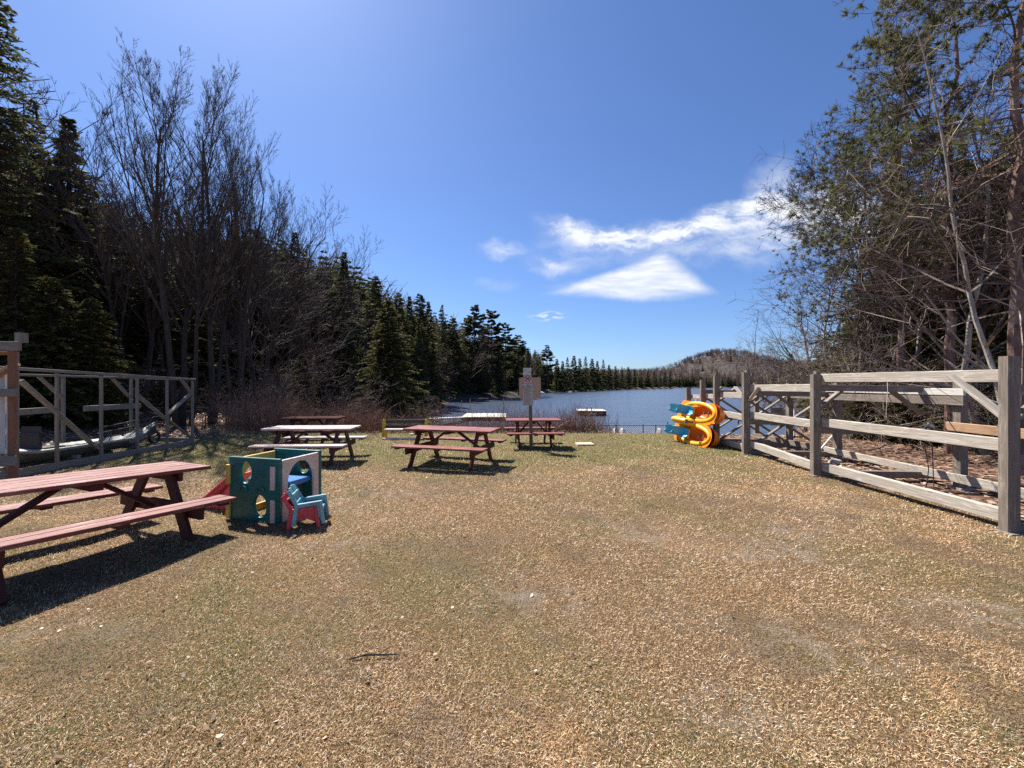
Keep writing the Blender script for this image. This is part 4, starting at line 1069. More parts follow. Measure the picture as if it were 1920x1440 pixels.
# ------------------------------------------------------------------ storage racks
def B(par, name, m, a, b_, w, h, up=(0, 0, 1)):
    q = MB(); q.beam(a, b_, w, h, up=up, ch=.006); return q.build(name, M[m], par)
def right_rack():
    t = empty('boat_rack', (5.62, 4.43, gzf(5.62, 4.43))); tag(t, 'weathered grey boat rack with three tiers of rails running to the lake on the right', 'rack')
    ox, oy, oz = t.location
    def P(x, y, z): return (x-ox, y-oy, z-oz)
    X = 5.62; XB = 7.72
    ys = [4.43, 7.26, 9.43, 10.78, 11.55, 12.5]; tops = [2.0, 1.87, 1.97, 1.90, 1.82, 1.58]
    for i, (y, zt) in enumerate(zip(ys, tops)):
        B(t, 'post', 'grey_post', P(X, y, -.25), P(X, y, zt), .14, .10, up=(0, 1, 0))
        if i in (1, 2): B(t, 'post', 'grey_post', P(X+.10, y+.09, -.2), P(X+.10, y+.09, zt+.06), .09, .09, up=(0, 1, 0))
        B(t, 'footing', 'grey_post', P(X+.0, y-.02, gzf(X, y)-.1), P(X+.0, y-.02, gzf(X, y)+.02), .22, .17, up=(0, 1, 0))
    for y in (6.75, 9.3, 10.9, 12.4):
        B(t, 'post', 'grey_post', P(XB, y, -.5), P(XB, y, 1.72), .13, .13, up=(0, 1, 0))
        B(t, 'footing', 'stone', P(XB, y, gzf(XB, y)-.2), P(XB, y, gzf(XB, y)+.03), .24, .24, up=(0, 1, 0))
    # front rails: three tiers per bay, set just behind the posts on the cross arms
    tiers = [(1.765, 1.80), (.975, .975), (.155, .16)]
    for (ya, yb), zz in (((4.43, 7.26), ((1.78, 1.80), (.975, .985), (.155, .17))), ((7.26, 9.43), ((1.615, 1.60), (.93, .95), (.12, .26))), ((9.43, 10.78), ((1.42, 1.40), (.86, .9), (.15, .12)))):
        for k, (za, zb) in enumerate(zz):
            B(t, 'rail', 'grey_wood', P(X+.10, ya-(.0 if k else .0), za), P(X+.10, yb-.02, zb), .05, .15)
            if k: B(t, 'rail', 'grey_wood', P(X+.17, ya+.06, za+.008), P(X+.17, yb-.06, zb+.008), .045, .12)
    # cross arms and braces in the bays
    for i, y in enumerate(ys[:5]):
        for z in ((1.62, .83, .03) if i < 2 else (1.47, .78, .03)):
            yb = y if i < 1 else min((6.75, 9.3, 10.9, 12.4), key=lambda q: abs(q-y))
            xb = XB+.12
            B(t, 'cross_arm', 'grey_post', P(X+.05, y+.04, z), P(xb, y+.04, z-.03), .09, .12)
        B(t, 'brace', 'grey_post', P(X+.08, y+.12, 1.18), P(X+.62, y+.12, 1.60), .05, .10, up=(0, 1, 0))
        if i: B(t, 'brace', 'grey_post', P(XB-.02, y+.1, 1.12), P(XB-.60, y+.1, 1.56), .05, .10, up=(0, 1, 0))
        if i >= 2:
            B(t, 'brace', 'grey_post', P(X+.10, y+.10, .12), P(XB-.1, y+.14, 1.35), .04, .09, up=(0, 1, 0))
            B(t, 'brace', 'grey_post', P(X+.10, y+.22, 1.35), P(XB-.1, y+.20, .12), .04, .09, up=(0, 1, 0))
    B(t, 'brace', 'grey_wood', P(X+.045, 4.50, 1.30), P(X+.045, 5.05, 1.80), .035, .13, up=(1, 0, 0))
    B(t, 'brace', 'grey_wood', P(X+.05, 9.36, 1.30), P(X+.05, 9.0, 1.62), .03, .09, up=(1, 0, 0))
    B(t, 'brace', 'grey_wood', P(X+.05, 9.55, 1.32), P(X+.05, 9.95, 1.62), .03, .09, up=(1, 0, 0))
    B(t, 'brace', 'plank_white', P(X+.55, 8.1, .10), P(X+1.0, 8.1, .62), .03, .035, up=(0, 1, 0))
    # rear rails
    B(t, 'rail', 'plank_white', P(XB-.1, 6.6, 1.55), P(XB-.1, 9.5, 1.56), .045, .12)
    B(t, 'rail', 'grey_post', P(XB-.1, 6.6, 1.40), P(XB-.1, 10.9, 1.38), .05, .15)
    B(t, 'rail', 'grey_post', P(XB-.1, 9.2, 1.58), P(XB-.1, 12.4, 1.56), .05, .12)
    q = B(t, 'rail', 'new_wood', P(XB-.12, 3.3, .93), P(XB-.12, 6.85, .955), .045, .15); q['label'] = 'newer orange-brown rail'
    B(t, 'rail', 'grey_wood', P(XB-.12, 3.3, .02), P(XB-.12, 6.7, .08), .045, .15)
    B(t, 'rail', 'grey_wood', P(XB-.12, 6.7, .08), P(XB-.12, 9.6, .11), .045, .14)
    B(t, 'rail', 'grey_post', P(XB-.1, 9.3, .62), P(XB-.1, 12.4, .62), .05, .1)
    B(t, 'rail', 'grey_post', P(XB-.1, 9.3, .10), P(XB-.1, 12.4, .08), .05, .14)
    B(t, 'rail', 'grey_wood', P(X+.08, 10.8, 1.36), P(X+.08, 12.5, 1.29), .045, .12)
    B(t, 'rail', 'grey_post', P(X+.08, 10.8, .66), P(X+.08, 12.5, .64), .045, .12)
    for y in (11.85, 12.15): B(t, 'brace', 'plank_white', P(X+.06, y, 1.10), P(X+.09, y-.08, 1.30), .03, .05)
    for x, y in ((XB+.13, 4.43),):
        B(t, 'post', 'grey_post', P(x, y, -.4), P(x, y, 1.9), .14, .14, up=(0, 1, 0))
right_rack()
def strap():
    t = empty('tie_strap', (5.80, 5.45, 1.09)); tag(t, 'knotted dark strap tied over the middle rail of the right rack', 'strap')
    b = MB(); b.tube([(-.02, -.10, 0), (0, 0, .02), (.02, .09, .01)], [.012, .03, .012], 7)
    b.tube([(-.08, 0, -.13), (-.045, 0, .0), (.0, .01, .015), (.05, .01, -.04)], .012, 6); b.build('knot', M['rope_dark'], t)
    for dy, l in ((-.03, 1.0), (.02, .85)):
        b = MB(); b.tube([(-.01, dy, 0), (-.02, dy*2, -.3*l), (.02, dy*1.2, -.7*l), (.0, dy*2.2, -1.02*l)], .006, 5); b.build('hanging_end', M['rope_dark'], t)
    for c in ('steel',):
        b = MB(); b.tube([(-.03, -.02, .035), (.02, .03, .05)], .012, 6); b.build('buckle', M[c], t)
strap()
def white_frame():
    t = empty('door_frame', (9.55, 13.6, gzf(9.55, 13.6))); tag(t, 'white painted frame and grey panel standing behind the middle bays of the right rack', 'frame')
    for x in (-.02, .24): 
        b = MB(); b.beam((x, 0, -.1), (x, 0, 1.02), .04, .05, up=(0, 1, 0)); b.build('upright', M['white'], t)
    for z in (1.0, .36): 
        b = MB(); b.beam((.0, 0, z), (.22, 0, z), .05, .045); b.build('cross_bar', M['white'], t)
    b = MB(); b.box((-.30, .05, .68), (.5, .02, .62)); b.build('panel', M['steel'], t)
white_frame()

def left_rack():
    t = empty('boat_rack', (-8.95, 8.54, gzf(-8.95, 8.54))); tag(t, 'long silver grey timber rack with open bays standing on the left below the spruces', 'rack')
    ox, oy, oz = t.location
    def P(x, y, z): return (x-ox, y-oy, z-oz)
    X, XB = -8.95, -10.25
    ztop = lambda y: 1.845+(10.98-y)*.036
    for y in (6.95, 7.71, 8.54, 9.36, 10.17, 10.98):
        B(t, 'post', 'left_wood', P(X, y, -.2), P(X, y, ztop(y)-.06), .058, .045, up=(0, 1, 0))
    B(t, 'top_rail', 'left_wood', P(X+.0, 5.9, ztop(5.9)-.02), P(X, 11.03, ztop(11.03)-.02), .10, .055)
    for y in (7.3, 8.95, 10.55):
        B(t, 'post', 'left_wood', P(XB, y, .0), P(XB, y, 1.86), .07, .05, up=(0, 1, 0))
    B(t, 'top_rail', 'left_wood', P(XB, 5.9, 1.90), P(XB, 11.03, 1.86), .09, .05)
    B(t, 'sill', 'left_wood', P(X-.004, 5.9, .075), P(X-.004, 11.0, .075), .044, .15)
    B(t, 'sill', 'left_wood', P(X-.45, 5.9, .16), P(X-.45, 9.2, .10), .07, .08)
    B(t, 'end_bar', 'left_wood', P(X, 11.0, ztop(11)-.02), P(XB, 11.0, 1.84), .09, .05)
    B(t, 'end_bar', 'left_wood', P(X-.03, 11.0, .12), P(XB, 11.0, .15), .09, .12)
    B(t, 'middle_bar', 'left_wood', P(XB+.1, 6.4, 1.09), P(XB+.1, 8.6, 1.12), .05, .13)
    B(t, 'middle_bar', 'left_wood', P(XB+.1, 9.3, 1.11), P(XB+.1, 10.7, 1.10), .05, .13)
    B(t, 'brace', 'left_wood', P(X-.03, 7.15, 1.76), P(X-.03, 8.50, .28), .05, .10, up=(1, 0, 0))
    B(t, 'brace', 'left_wood', P(X-.03, 9.40, 1.42), P(X-.03, 10.14, .80), .05, .10, up=(1, 0, 0))
    B(t, 'brace', 'left_wood', P(X-.03, 10.22, .90), P(X-.03, 10.95, 1.42), .05, .10, up=(1, 0, 0))
    B(t, 'brace', 'left_wood', P(X-.03, 10.22, .78), P(X-.03, 10.95, .20), .04, .07, up=(1, 0, 0))
    B(t, 'brace', 'left_wood', P(X-.02, 10.98, 1.42), P(X-.02, 10.65, 1.80), .04, .09, up=(1, 0, 0))
    B(t, 'brace', 'left_wood', P(XB, 8.95, 1.35), P(XB, 8.5, 1.84), .04, .09, up=(1, 0, 0))
    B(t, 'brace', 'left_wood', P(XB, 10.5, 1.35), P(XB, 10.05, 1.84), .04, .09, up=(1, 0, 0))
    for y in (6.9, 8.1, 9.4):
        B(t, 'cross_bar', 'left_wood', P(X, y, .19), P(XB, y, .22), .07, .07)
left_rack()
def tall_rack():
    t = empty('post_rack', (-8.28, 6.5, gzf(-8.28, 6.5))); tag(t, 'taller rack of reddish posts and grey rails cut by the left picture edge', 'rack')
    ox, oy, oz = t.location
    def P(x, y, z): return (x-ox, y-oy, z-oz)
    B(t, 'post', 'rust_wood', P(-8.28, 6.5, -.2), P(-8.28, 6.5, 2.24), .12, .05, up=(0, 1, 0))
    B(t, 'post', 'left_wood', P(-8.42, 6.66, -.2), P(-8.42, 6.66, 2.24), .05, .05, up=(0, 1, 0))
    B(t, 'post', 'rust_wood', P(-10.4, 6.5, -.2), P(-10.4, 6.5, 2.3), .14, .12, up=(0, 1, 0))
    for z, h, m in ((2.31, .15, 'left_wood'), (1.545, .13, 'left_wood'), (.43, .16, 'left_wood')):
        B(t, 'rail', m, P(-12.2, 6.42, z), P(-8.06 if z > 2 else -8.13, 6.42, z), .05, h)
    B(t, 'rail', 'rust_wood', P(-12.2, 6.52, 2.20), P(-8.27, 6.52, 2.20), .05, .06)
    B(t, 'cap_block', 'left_wood', P(-8.26, 6.6, 2.385), P(-8.26, 6.6, 2.55), .11, .11, up=(0, 1, 0))
    B(t, 'brace', 'new_wood', P(-9.1, 6.56, 1.55), P(-8.3, 6.56, 2.02), .05, .12, up=(0, 1, 0))
    for i in range(5): B(t, 'board', 'plank_white', P(-8.46-.155*i, 6.62, .52), P(-8.46-.155*i, 6.62, 1.95), .14, .025, up=(0, 1, 0))
tall_rack()

# ------------------------------------------------------------------ kayak on the left rack
def kayak():
    t = empty('fishing_kayak', (-9.38, 8.62, .11), rot=(0, 0, math.radians(.5))); t.scale = (1, 1, 1.45); tag(t, 'olive grey fishing kayak lying in the lowest tier of the left rack', 'kayak')
    def row(s, up):
        y = -1.62+3.3*s
        w = .37*math.sin(min(1, (s*1.02+.14))*PI*.93)**.55 if s < 1 else .02
        w = max(.03, .37*(1-abs(2*s-.86)**3.1*.80) if s < .97 else .05)
        rise = .17*max(0, (s-.7)/.3)**2+.05*max(0, (.15-s)/.15)
        keel = .04+.15*max(0, (s-.75)/.25)**1.6
        out = []
        if not up:
            for j in range(9):
                a = PI*j/8; out.append((-math.cos(a)*w, y, keel+(.19+rise-keel)*(1-math.sin(a)**.32)))
        else:
            for j in range(9):
                q = -1+j/4; out.append((q*w*.99, y, .19+rise+.045*(1-q*q)-(.07 if .16 < s < .66 and abs(q) < .6 else 0)))
        return out
    S = np.linspace(0, 1, 26)
    b = MB(); b.grid([row(s, False) for s in S]); r0 = row(0, False); b.face(r0[::-1]); r1 = row(1, False); b.face(r1)
    b.build('hull', M['kayak_dark'], t, weld=True)
    b = MB(); b.grid([row(s, True) for s in S]); b.face(row(0, True)); b.build('deck', M['kayak'], t, weld=True)
    b = MB()
    for s in (-1, 1): b.tube([(row(q, True)[0 if s < 0 else -1][0]*1.02, row(q, True)[0][1], row(q, True)[0][2]) for q in np.linspace(0, 1, 22)], .02, 6)
    b.build('gunwale', M['kayak'], t)
    b = MB(); b.grid([[(x, -1.0+.03*k*k*.1, .25+.09*k) for x in (-.2, -.1, 0, .1, .2)] for k in range(4)]); b.box((0, -1.0, .33), (.42, .05, .22)); b.box((0, -.78, .20), (.40, .42, .05)); b.build('seat', M['dark'], t)
    b = MB()
    for y in (.05, .8): b.tube([(.0, y, .20), (.05, y, .28), (.0, y+.1, .26)], .018, 6)
    b.tube([(0, 1.45, .36), (0, 1.52, .41), (0, 1.60, .39)], .015, 6); b.build('fitting', M['dark'], t)
    b = MB()      # worn lettering strokes on the bow flank
    for i in range(7):
        y = .62+.075*i; b.tube([(.372-.012*i*.6, y, .13+.008*i), (.375-.012*i*.6, y+.03, .17+.008*i), (.372-.012*i*.6, y+.05, .135+.008*i)], .005, 4)
    b.build('hull_lettering', M['sign_white'], t)
kayak()
def cart():
    t = empty('kayak_cart', (-9.85, 9.95, gzf(-9.85, 9.95))); tag(t, 'small wheeled cart with dark poles behind the bow of the grey kayak', 'cart')
    for y in (-.02, .12):
        b = MB(); b.tube([(.3, -.9+y, .55+y), (.2, .75+y, .68+y)], .016, 6); b.build('pole', M['dark'], t)
    for s in (-.22, .22):
        b = MB(); b.tube([(s, .6+.15*math.cos(a), .25+.15*math.sin(a)) for a in np.linspace(0, 2*PI, 17)[:-1]], .035, 7, closed=True); b.build('wheel', M['dark'], t)
    b = MB(); b.box((0, .5, .40), (.5, .35, .05)); b.tube([(-.22, .6, .25), (.22, .6, .25)], .015, 6); b.build('frame', M['left_wood'], t)
cart()
def bin_stand():
    t = empty('folded_chair', (-10.0, 7.75, gzf(-10, 7.75))); tag(t, 'dark upright canvas seat left of the tallest brace inside the left rack', 'chair')
    for x in (-.15, 0, .15):
        b = MB(); b.beam((x, 0, .38), (x*.95, .06, .80), .12, .03, up=(0, 1, 0)); b.build('back_slat', M['navy'], t)
    b = MB(); b.beam((-.2, -.15, .36), (.2, -.15, .36), .3, .04); b.build('seat', M['navy'], t)
    for x in (-.18, .18):
        b = MB(); b.tube([(x, -.28, 0), (x, -.02, .40), (x, .08, .82)], .014, 6); b.build('leg', M['dark'], t)
        b = MB(); b.tube([(x, .12, 0), (x, -.2, .37)], .014, 6); b.build('leg', M['dark'], t)
bin_stand()

# ------------------------------------------------------------------ play cube, slide, chairs
def ell(cx, cz, rx, rz, n=32, arch=False, p=2.0):
    out = []
    for i in range(n):
        a = 2*PI*(i+.5)/n; c, s = math.cos(a), math.sin(a)
        if arch and s < 0:        # straight sides below the springing
            k = max(abs(c), abs(s)); out.append((cx+rx*c/k, cz+rz*s/k*1.25))
        else: out.append((cx+rx*c, cz+rz*s))
    return out
def rrect(w, h, r, n=32):
    """rounded rectangle sampled by angle so it pairs with ell()"""
    out = []
    for i in range(n):
        a = 2*PI*(i+.5)/n; c, s = math.cos(a), math.sin(a); k = max(abs(c)/(w/2), abs(s)/(h/2)); out.append((c/k, s/k+h/2))
    res = []
    for x, z in out:
        X, Z = abs(x)-(w/2-r), abs(z-h/2)-(h/2-r)
        if X > 0 and Z > 0:
            l = math.hypot(X, Z)
            if l > r: X, Z = X*r/l, Z*r/l; x = math.copysign(w/2-r+X, x); z = h/2+math.copysign(h/2-r+Z, z-h/2)
        res.append((x, z))
    return res
def panel(par, name, m, w, h, holes, th=.045, pos=(0, 0, 0), rz=0.):
    """upright moulded panel; holes split it into stacked bands so each band holds one opening"""
    b = MB()
    if holes is None or len(holes) == 1:
        o = rrect(w, h, .05)
        if holes:
            hx, hz, rx, rz_, ar = holes[0]
            H = []
            n = len(o)
            O = []
            for i in range(n):
                a = 2*PI*(i+.5)/n; c, s = math.cos(a), math.sin(a)
                # outline seen from the hole centre
                ts = [((w/2-hx)/c if c > 0 else (-w/2-hx)/c) if abs(c) > 1e-6 else 9e9, ((h-hz)/s if s > 0 else (0-hz)/s) if abs(s) > 1e-6 else 9e9]
                k = min(ts); O.append((hx+c*k, hz+s*k))
            # snap nearest samples to the four corners
            for cx, cz in ((-w/2, 0), (w/2, 0), (w/2, h), (-w/2, h)):
                j = min(range(n), key=lambda q: (O[q][0]-cx)**2+(O[q][1]-cz)**2); O[j] = (cx, cz)
            b.prism(O, -th/2, th/2, ell(hx, hz, rx, rz_, n, ar))
        else: b.prism(o, -th/2, th/2)
        b.xf(Matrix.Rotation(PI/2, 4, 'X'))
    b.xf(Matrix.Translation(pos) @ Matrix.Rotation(rz, 4, 'Z'))
    return b.build(name, M[m], par, weld=True, bevel=.012)
def play_cube():
    t = empty('play_cube', (-3.515, 4.90, gzf(-3.2, 4.9)-.01), math.radians(-15)); tag(t, 'toddler climbing cube of green and cream plastic panels beside the nearest table', 'play cube')
    W, D, H = .77, .60, .79
    # near green panel as two bands: the oval window above, the round crawl hole below
    f = MB()
    n = 32
    def band(hx, hz, rx, rz, x0, x1, z0, z1):
        O = []
        for i in range(n):
            a = 2*PI*(i+.5)/n; c, s = math.cos(a), math.sin(a)
            k = min((x1-hx)/c if c > 0 else (x0-hx)/c, (z1-hz)/s if s > 0 else (z0-hz)/s); O.append((hx+c*k, hz+s*k))
        for cx, cz in ((x0, z0), (x1, z0), (x1, z1), (x0, z1)):
            j = min(range(n), key=lambda q: (O[q][0]-cx)**2+(O[q][1]-cz)**2); O[j] = (cx, cz)
        f.prism(O, -.025, .025, ell(hx, hz, rx, rz, n), seam=.40)
    def green(pos, rz, flip=False):
        nonlocal f
        f = MB(); s = -1 if flip else 1
        if not flip: band(.255, .605, .095, .135, 0, W, .40, H); band(.475, .205, .10, .135, 0, W, 0, .40)
        else: band(W-.26, .60, .10, .13, 0, W, .40, H); band(W-.475, .22, .11, .13, 0, W, 0, .40)
        f.xf(Matrix.Rotation(PI/2, 4, 'X')); f.xf(Matrix.Translation(pos) @ Matrix.Rotation(rz, 4, 'Z'))
        return f.build('green_panel', M['teal'], t, bevel=.010)
    g = green((0, 0, 0), 0)
    b = MB()      # moulded grips and ledges on the near panel
    for cx in (.235, .50):
        b.tube([(cx-.055, -.032, .385), (cx-.05, -.036, .425), (cx, -.038, .445), (cx+.05, -.036, .425), (cx+.055, -.032, .385)], .008, 6)
    for z in (.66, .615, .57): b.beam((.40, -.028, z), (.56, -.028, z), .012, .012)
    b.build('moulded_grip', M['teal'], g)
    # clips at both upright edges
    for x, z0, z1, m in ((.005, .33+.12, .66+.03, 'yellow_pl'), (.005, .03, .26, 'yellow_pl'), (W-.085, .42, .70, 'cream'), (W-.085, .03, .30, 'cream')):
        b = MB(); b.beam((x, -.035, z0), (x, -.035, z1), .065, .035, up=(0, 1, 0), ch=.012); b.build('clip', M[m], t)
    panel(t, 'arched_panel', 'cream', D, H-.02, [(0, .45, .215, .27, True)], pos=(W-.02, D/2+.02, 0), rz=PI/2)
    g2 = green((0, D+.05, 0), 0, True)
    panel(t, 'doorway_panel', 'yellow_pl', D, H-.03, [(0, .40, .21, .24, True)], pos=(.03, D/2+.02, 0), rz=PI/2)
    b = MB(); b.box((W/2-.01, D*.62, .44), (W-.1, D*.55, .05), .01); b.build('platform', M['blue_pl'], t)
    b = MB(); b.box((W/2-.01, D*.62, .405), (W-.14, D*.5, .02), .004); b.build('platform_rib', M['blue_pl'], t)
    b = MB(); b.grid([[(W-.475+.14*math.cos(a), D-.02-.20*k, .22+.15*math.sin(a)) for a in np.linspace(0, 2*PI, 25)] for k in (0, .5, 1)]); b.build('crawl_ring', M['orange_pl'], t)
play_cube()
def slide():
    t = empty('toddler_slide', (-3.62, 5.38, gzf(-3.6, 5.3)), math.radians(166)); tag(t, 'faded red plastic slide running out behind the left side of the play cube', 'slide')
    rows = []; rl, rr_ = [], []
    for k in range(13):
        s = k/12; x = .02+.62*s; z = .44*(1-s)**1.25+.035+.02*math.sin(s*PI)
        rows.append([(x, -.17, z+.06), (x, -.155, z), (x, 0, z-.012), (x, .155, z), (x, .17, z+.06)])
    b = MB(); b.grid(rows); o = b.build('chute', M['pink_pl'], t, weld=True); m = o.modifiers.new('solid', 'SOLIDIFY'); m.thickness = .02
    for s in (0, -1):
        b = MB(); b.tube([(r[s][0], r[s][1], r[s][2]) for r in rows], .022, 7); b.build('side_rim', M['pink_pl'], t)
    b = MB()
    for s in (-.15, .15):
        b.face([(.04, s, .0), (.60, s, .0), (.55, s, .05), (.3, s, .16), (.04, s, .42)]); b.face([(.04, s+.02, .0), (.04, s+.02, .42), (.3, s+.02, .16), (.55, s+.02, .05), (.60, s+.02, .0)])
    b.build('side_skirt', M['pink_pl'], t)
slide()
def toddler_chair(loc, deg, label, ma, z=0., tiltx=0., mb=None, s=1.):
    """chair facing local +x"""
    t = empty('toddler_chair', (loc[0], loc[1], gzf(loc[0], loc[1])+z), rot=(0, math.radians(tiltx), math.radians(deg))); t.scale = (s, s, s)
    tag(t, label, 'chair', 'stacked toddler chairs')
    mb = mb or ma
    W = .17
    b = MB(); b.box((.01, 0, .195), (.30, .30, .028), .01); b.beam((.15, -.14, .185), (.15, .14, .185), .03, .05); b.build('seat', M[ma], t, bevel=.004)
    b = MB()
    for i in range(3): b.beam((-.135, -.095+.095*i, .20), (-.265, -.095+.095*i, .545-(0.02 if i != 1 else 0)), .086, .026, up=(1, 0, 0), ch=.008)
    b.beam((-.215, -.155, .42), (-.215, .155, .42), .03, .06); b.beam((-.17, -.155, .30), (-.17, .155, .30), .03, .06); b.build('backrest', M[mb], t, bevel=.003)
    for sg in (-1, 1):
        b = MB(); b.beam((-.19, sg*W, .285), (.17, sg*W, .315), .05, .03, ch=.008); b.beam((-.155, sg*W, .27), (-.27, sg*W*.92, .50), .045, .05, up=(1, 0, 0), ch=.008); b.build('armrest', M[ma], t, bevel=.003)
        b = MB(); b.beam((.15, sg*W, .30), (.185, sg*(W+.01), 0), .05, .045, up=(1, 0, 0), ch=.01); b.build('leg', M[ma], t)
        b = MB(); b.beam((-.16, sg*W, .29), (-.205, sg*(W+.01), 0), .05, .06, up=(1, 0, 0), ch=.01); b.build('leg', M[ma], t)
        b = MB()
        b.prism([(-.17, .27), (-.19, .09), (-.10, .12), (.0, .16), (.10, .12), (.165, .08), (.155, .29)], -.008, .008); b.xf(Matrix.Translation((0, sg*W, 0)) @ Matrix.Rotation(PI/2, 4, 'X')); b.build('side_panel', M[ma], t)
    return t
toddler_chair((-2.42, 4.63), 16, 'crimson toddler chair, the lower of the stacked pair beside the play cube', 'red_pl', z=0.0, tiltx=-1, s=.80)
toddler_chair((-2.37, 4.645), 16, 'pale teal toddler chair stacked on top of the crimson one', 'sky_pl', z=.055, tiltx=-1, s=.80)

# ------------------------------------------------------------------ pedal boat on its side
def pedal_boat():
    n = Vector((-.955, -.20, .22)).normalized()            # deck normal: left and a little to the camera
    bm = Vector((.27, .02, 1.)).normalized(); bm = (bm-n*bm.dot(n)).normalized()   # beam axis, leaning to the rack
    ln = bm.cross(n).normalized()
    R = Matrix((ln, bm, n)).transposed().to_4x4()          # local x length, y beam, z deck normal
    t = empty('pedal_boat', (5.12, 11.0, .60)); t.matrix_world = Matrix.Translation((5.12, 11.0, .60)) @ R; 
    tag(t, 'orange and yellow pedal boat with blue seats standing on its side against a rack', 'pedal boat')
    BW, HL = .60, .80
    def half_len(y): return HL*(1-.18*abs(y/BW)**3)
    def near_len(y): return HL*(.60+.42*math.sqrt(max(0, 1-((abs(y)-.315)/.32)**2)))
    def ux(u, y): return u*(near_len(y) if u > 0 else half_len(y))
    def dep(x, y):        # hull depth below the deck
        e = max(0, 1-(abs(x)/(near_len(y) if x > 0 else half_len(y)))**3.5)**.5
        two = .50*(max(0, 1-((abs(y)-.32)/.30)**2))**.5
        return max(two, .10*(abs(y) < .33))*e
    ys = np.linspace(-BW, BW, 33); xs = np.linspace(-1, 1, 23)
    b = MB()
    b.grid([[(ux(u, y), y, -dep(ux(u, y)*.995, y)) for y in ys] for u in xs])
    b.build('hull', M['boat_hull'], t, weld=True)
    def deckz(u, y):
        a = abs(y); w = 0.
        for cx, rx in ((.28, .42), (-.42, .24)):
            for cy in (.32, -.32):
                q = ((u*HL-cx)/rx)**2+((y-cy)/.17)**2
                if q < 1: w = min(w, -.13*(1-q**3))
        return w+.03
    ys2 = np.linspace(-BW, BW, 61); xs2 = np.linspace(-1, 1, 61)
    b = MB(); b.grid([[(ux(u, y), y, deckz(u, y)) for y in ys2] for u in xs2]); b.build('deck', M['boat_deck'], t, weld=True)
    for cx, rx in ((.28, .42), (-.42, .24)):
        for cy in (.32, -.32):
            b = MB(); b.grid([[(cx+rx*k*math.cos(a), cy+.17*k*math.sin(a), .038-.115*(1-k**6)) for a in np.linspace(0, 2*PI, 25)[:-1]] for k in (.05, .3, .55, .75, .88, .96, 1.0)], closed=True); b.build('footwell', M['boat_orange'], t, weld=True)
    # raised yellow rim: one loop around each side, joined over the middle
    for sg in (-1, 1):
        b = MB(); b.grid([[(.05+(.68+.06*math.cos(q))*math.cos(a), sg*(.315+(.245+.055*math.cos(q))*math.sin(a)), .02+.04*math.sin(q)) for q in np.linspace(0, 2*PI, 11)[:-1]] for a in np.linspace(0, 2*PI, 41)], closed=True); b.build('rim', M['boat_yellow'], t, weld=True)
        b = MB(); b.tube([(-.12, sg*.20, .03), (-.10, sg*.46, .05)], .055, 8); b.build('thwart', M['boat_yellow'], t)
    rows = []
    for u in np.linspace(-1, 1, 13):
        k = math.sqrt(max(0, 1-u**4)); rows.append([(-.30+.42*u, .125*k*math.cos(a), .02+.32*k*max(0, math.sin(a))**.8*(1-.25*u)) for a in np.linspace(0, PI, 11)])
    b = MB(); b.grid(rows); b.build('console', M['boat_yellow'], t, weld=True)
    b = MB(); b.tube([(.06, 0, .10), (.10, 0, .33)], .03, 8); b.tube([(.10, -.05, .33), (.11, .05, .35)], .04, 8); b.build('steering_handle', M['grey_pl'], t)
    for sg in (-1, 1):
        for q, hs in ((-.22, 1.), (-.60, .9)):
            rows = []
            for k in range(9):
                s = k/8
                # bucket profile: front lip, seat, back
                px, pz = (.20-.30*s*2, .03) if s < .5 else (-.10-.07*(s-.5)*2, .03+.30*(s-.5)*2)
                w = .14*(1-.35*max(0, s-.7)*3.3)
                rows.append([(q+px, sg*.32+w*v, .05+hs*(pz+.09*abs(v)**3)) for v in np.linspace(-1, 1, 9)])
            b = MB(); b.grid(rows); o = b.build('seat', M['seat_blue'], t, weld=True); m = o.modifiers.new('solid', 'SOLIDIFY'); m.thickness = .022
            m2 = o.modifiers.new('sub', 'SUBSURF'); m2.levels = 1; m2.render_levels = 1
        for x in (.30, .48):
            b = MB(); b.tube([(x, sg*.32-.05, .0), (x, sg*.32+.05, .0)], .024, 8); b.build('pedal', M['grey_pl'], t)
    b = MB(); b.tube([(.74, -.02, .0), (.80, .02, -.15), (.70, .10, -.34)], .012, 6); b.build('tow_rope', M['rope_dark'], t)
pedal_boat()

# ------------------------------------------------------------------ on and by the water
def raft():
    t = empty('swim_raft', (6.95, 34.6, WZ), math.radians(-6)); tag(t, 'square dark swim raft with a pale deck floating on the lake', 'raft')
    b = MB()
    for i in range(9): b.beam((-1.2, -1.07+.267*i, .42), (1.2, -1.07+.267*i, .42), .255, .05)
    b.build('deck', M['plank_white'], t)
    for s in (-1, 1):
        b = MB(); b.beam((-1.18, s*1.15, .20), (1.18, s*1.15, .20), .10, .38); b.build('side_beam', M['raft_dark'], t)
        b = MB(); b.beam((s*1.13, -1.1, .20), (s*1.13, 1.1, .20), .10, .38); b.build('side_beam', M['raft_dark'], t)
        b = MB(); b.tube([(s*.8, -1.0, .0), (s*.8, 1.0, .0)], .22, 12); b.build('float', M['dark'], t)
    b = MB()
    for x in (-.42, -.05): b.tube([(x, -1.26, -.35), (x, -1.26, .75), (x, -1.10, .85), (x, -.98, .75), (x, -.98, .44)], .022, 7)
    for z in (-.1, .12, .34): b.tube([(-.42, -1.26, z), (-.05, -1.26, z)], .02, 6)
    b.build('ladder', M['steel'], t)
    b = MB(); b.box((0.05, -1.206, .17), (.62, .01, .16), .002); b.build('name_plate', M['sign_white'], t)
raft()
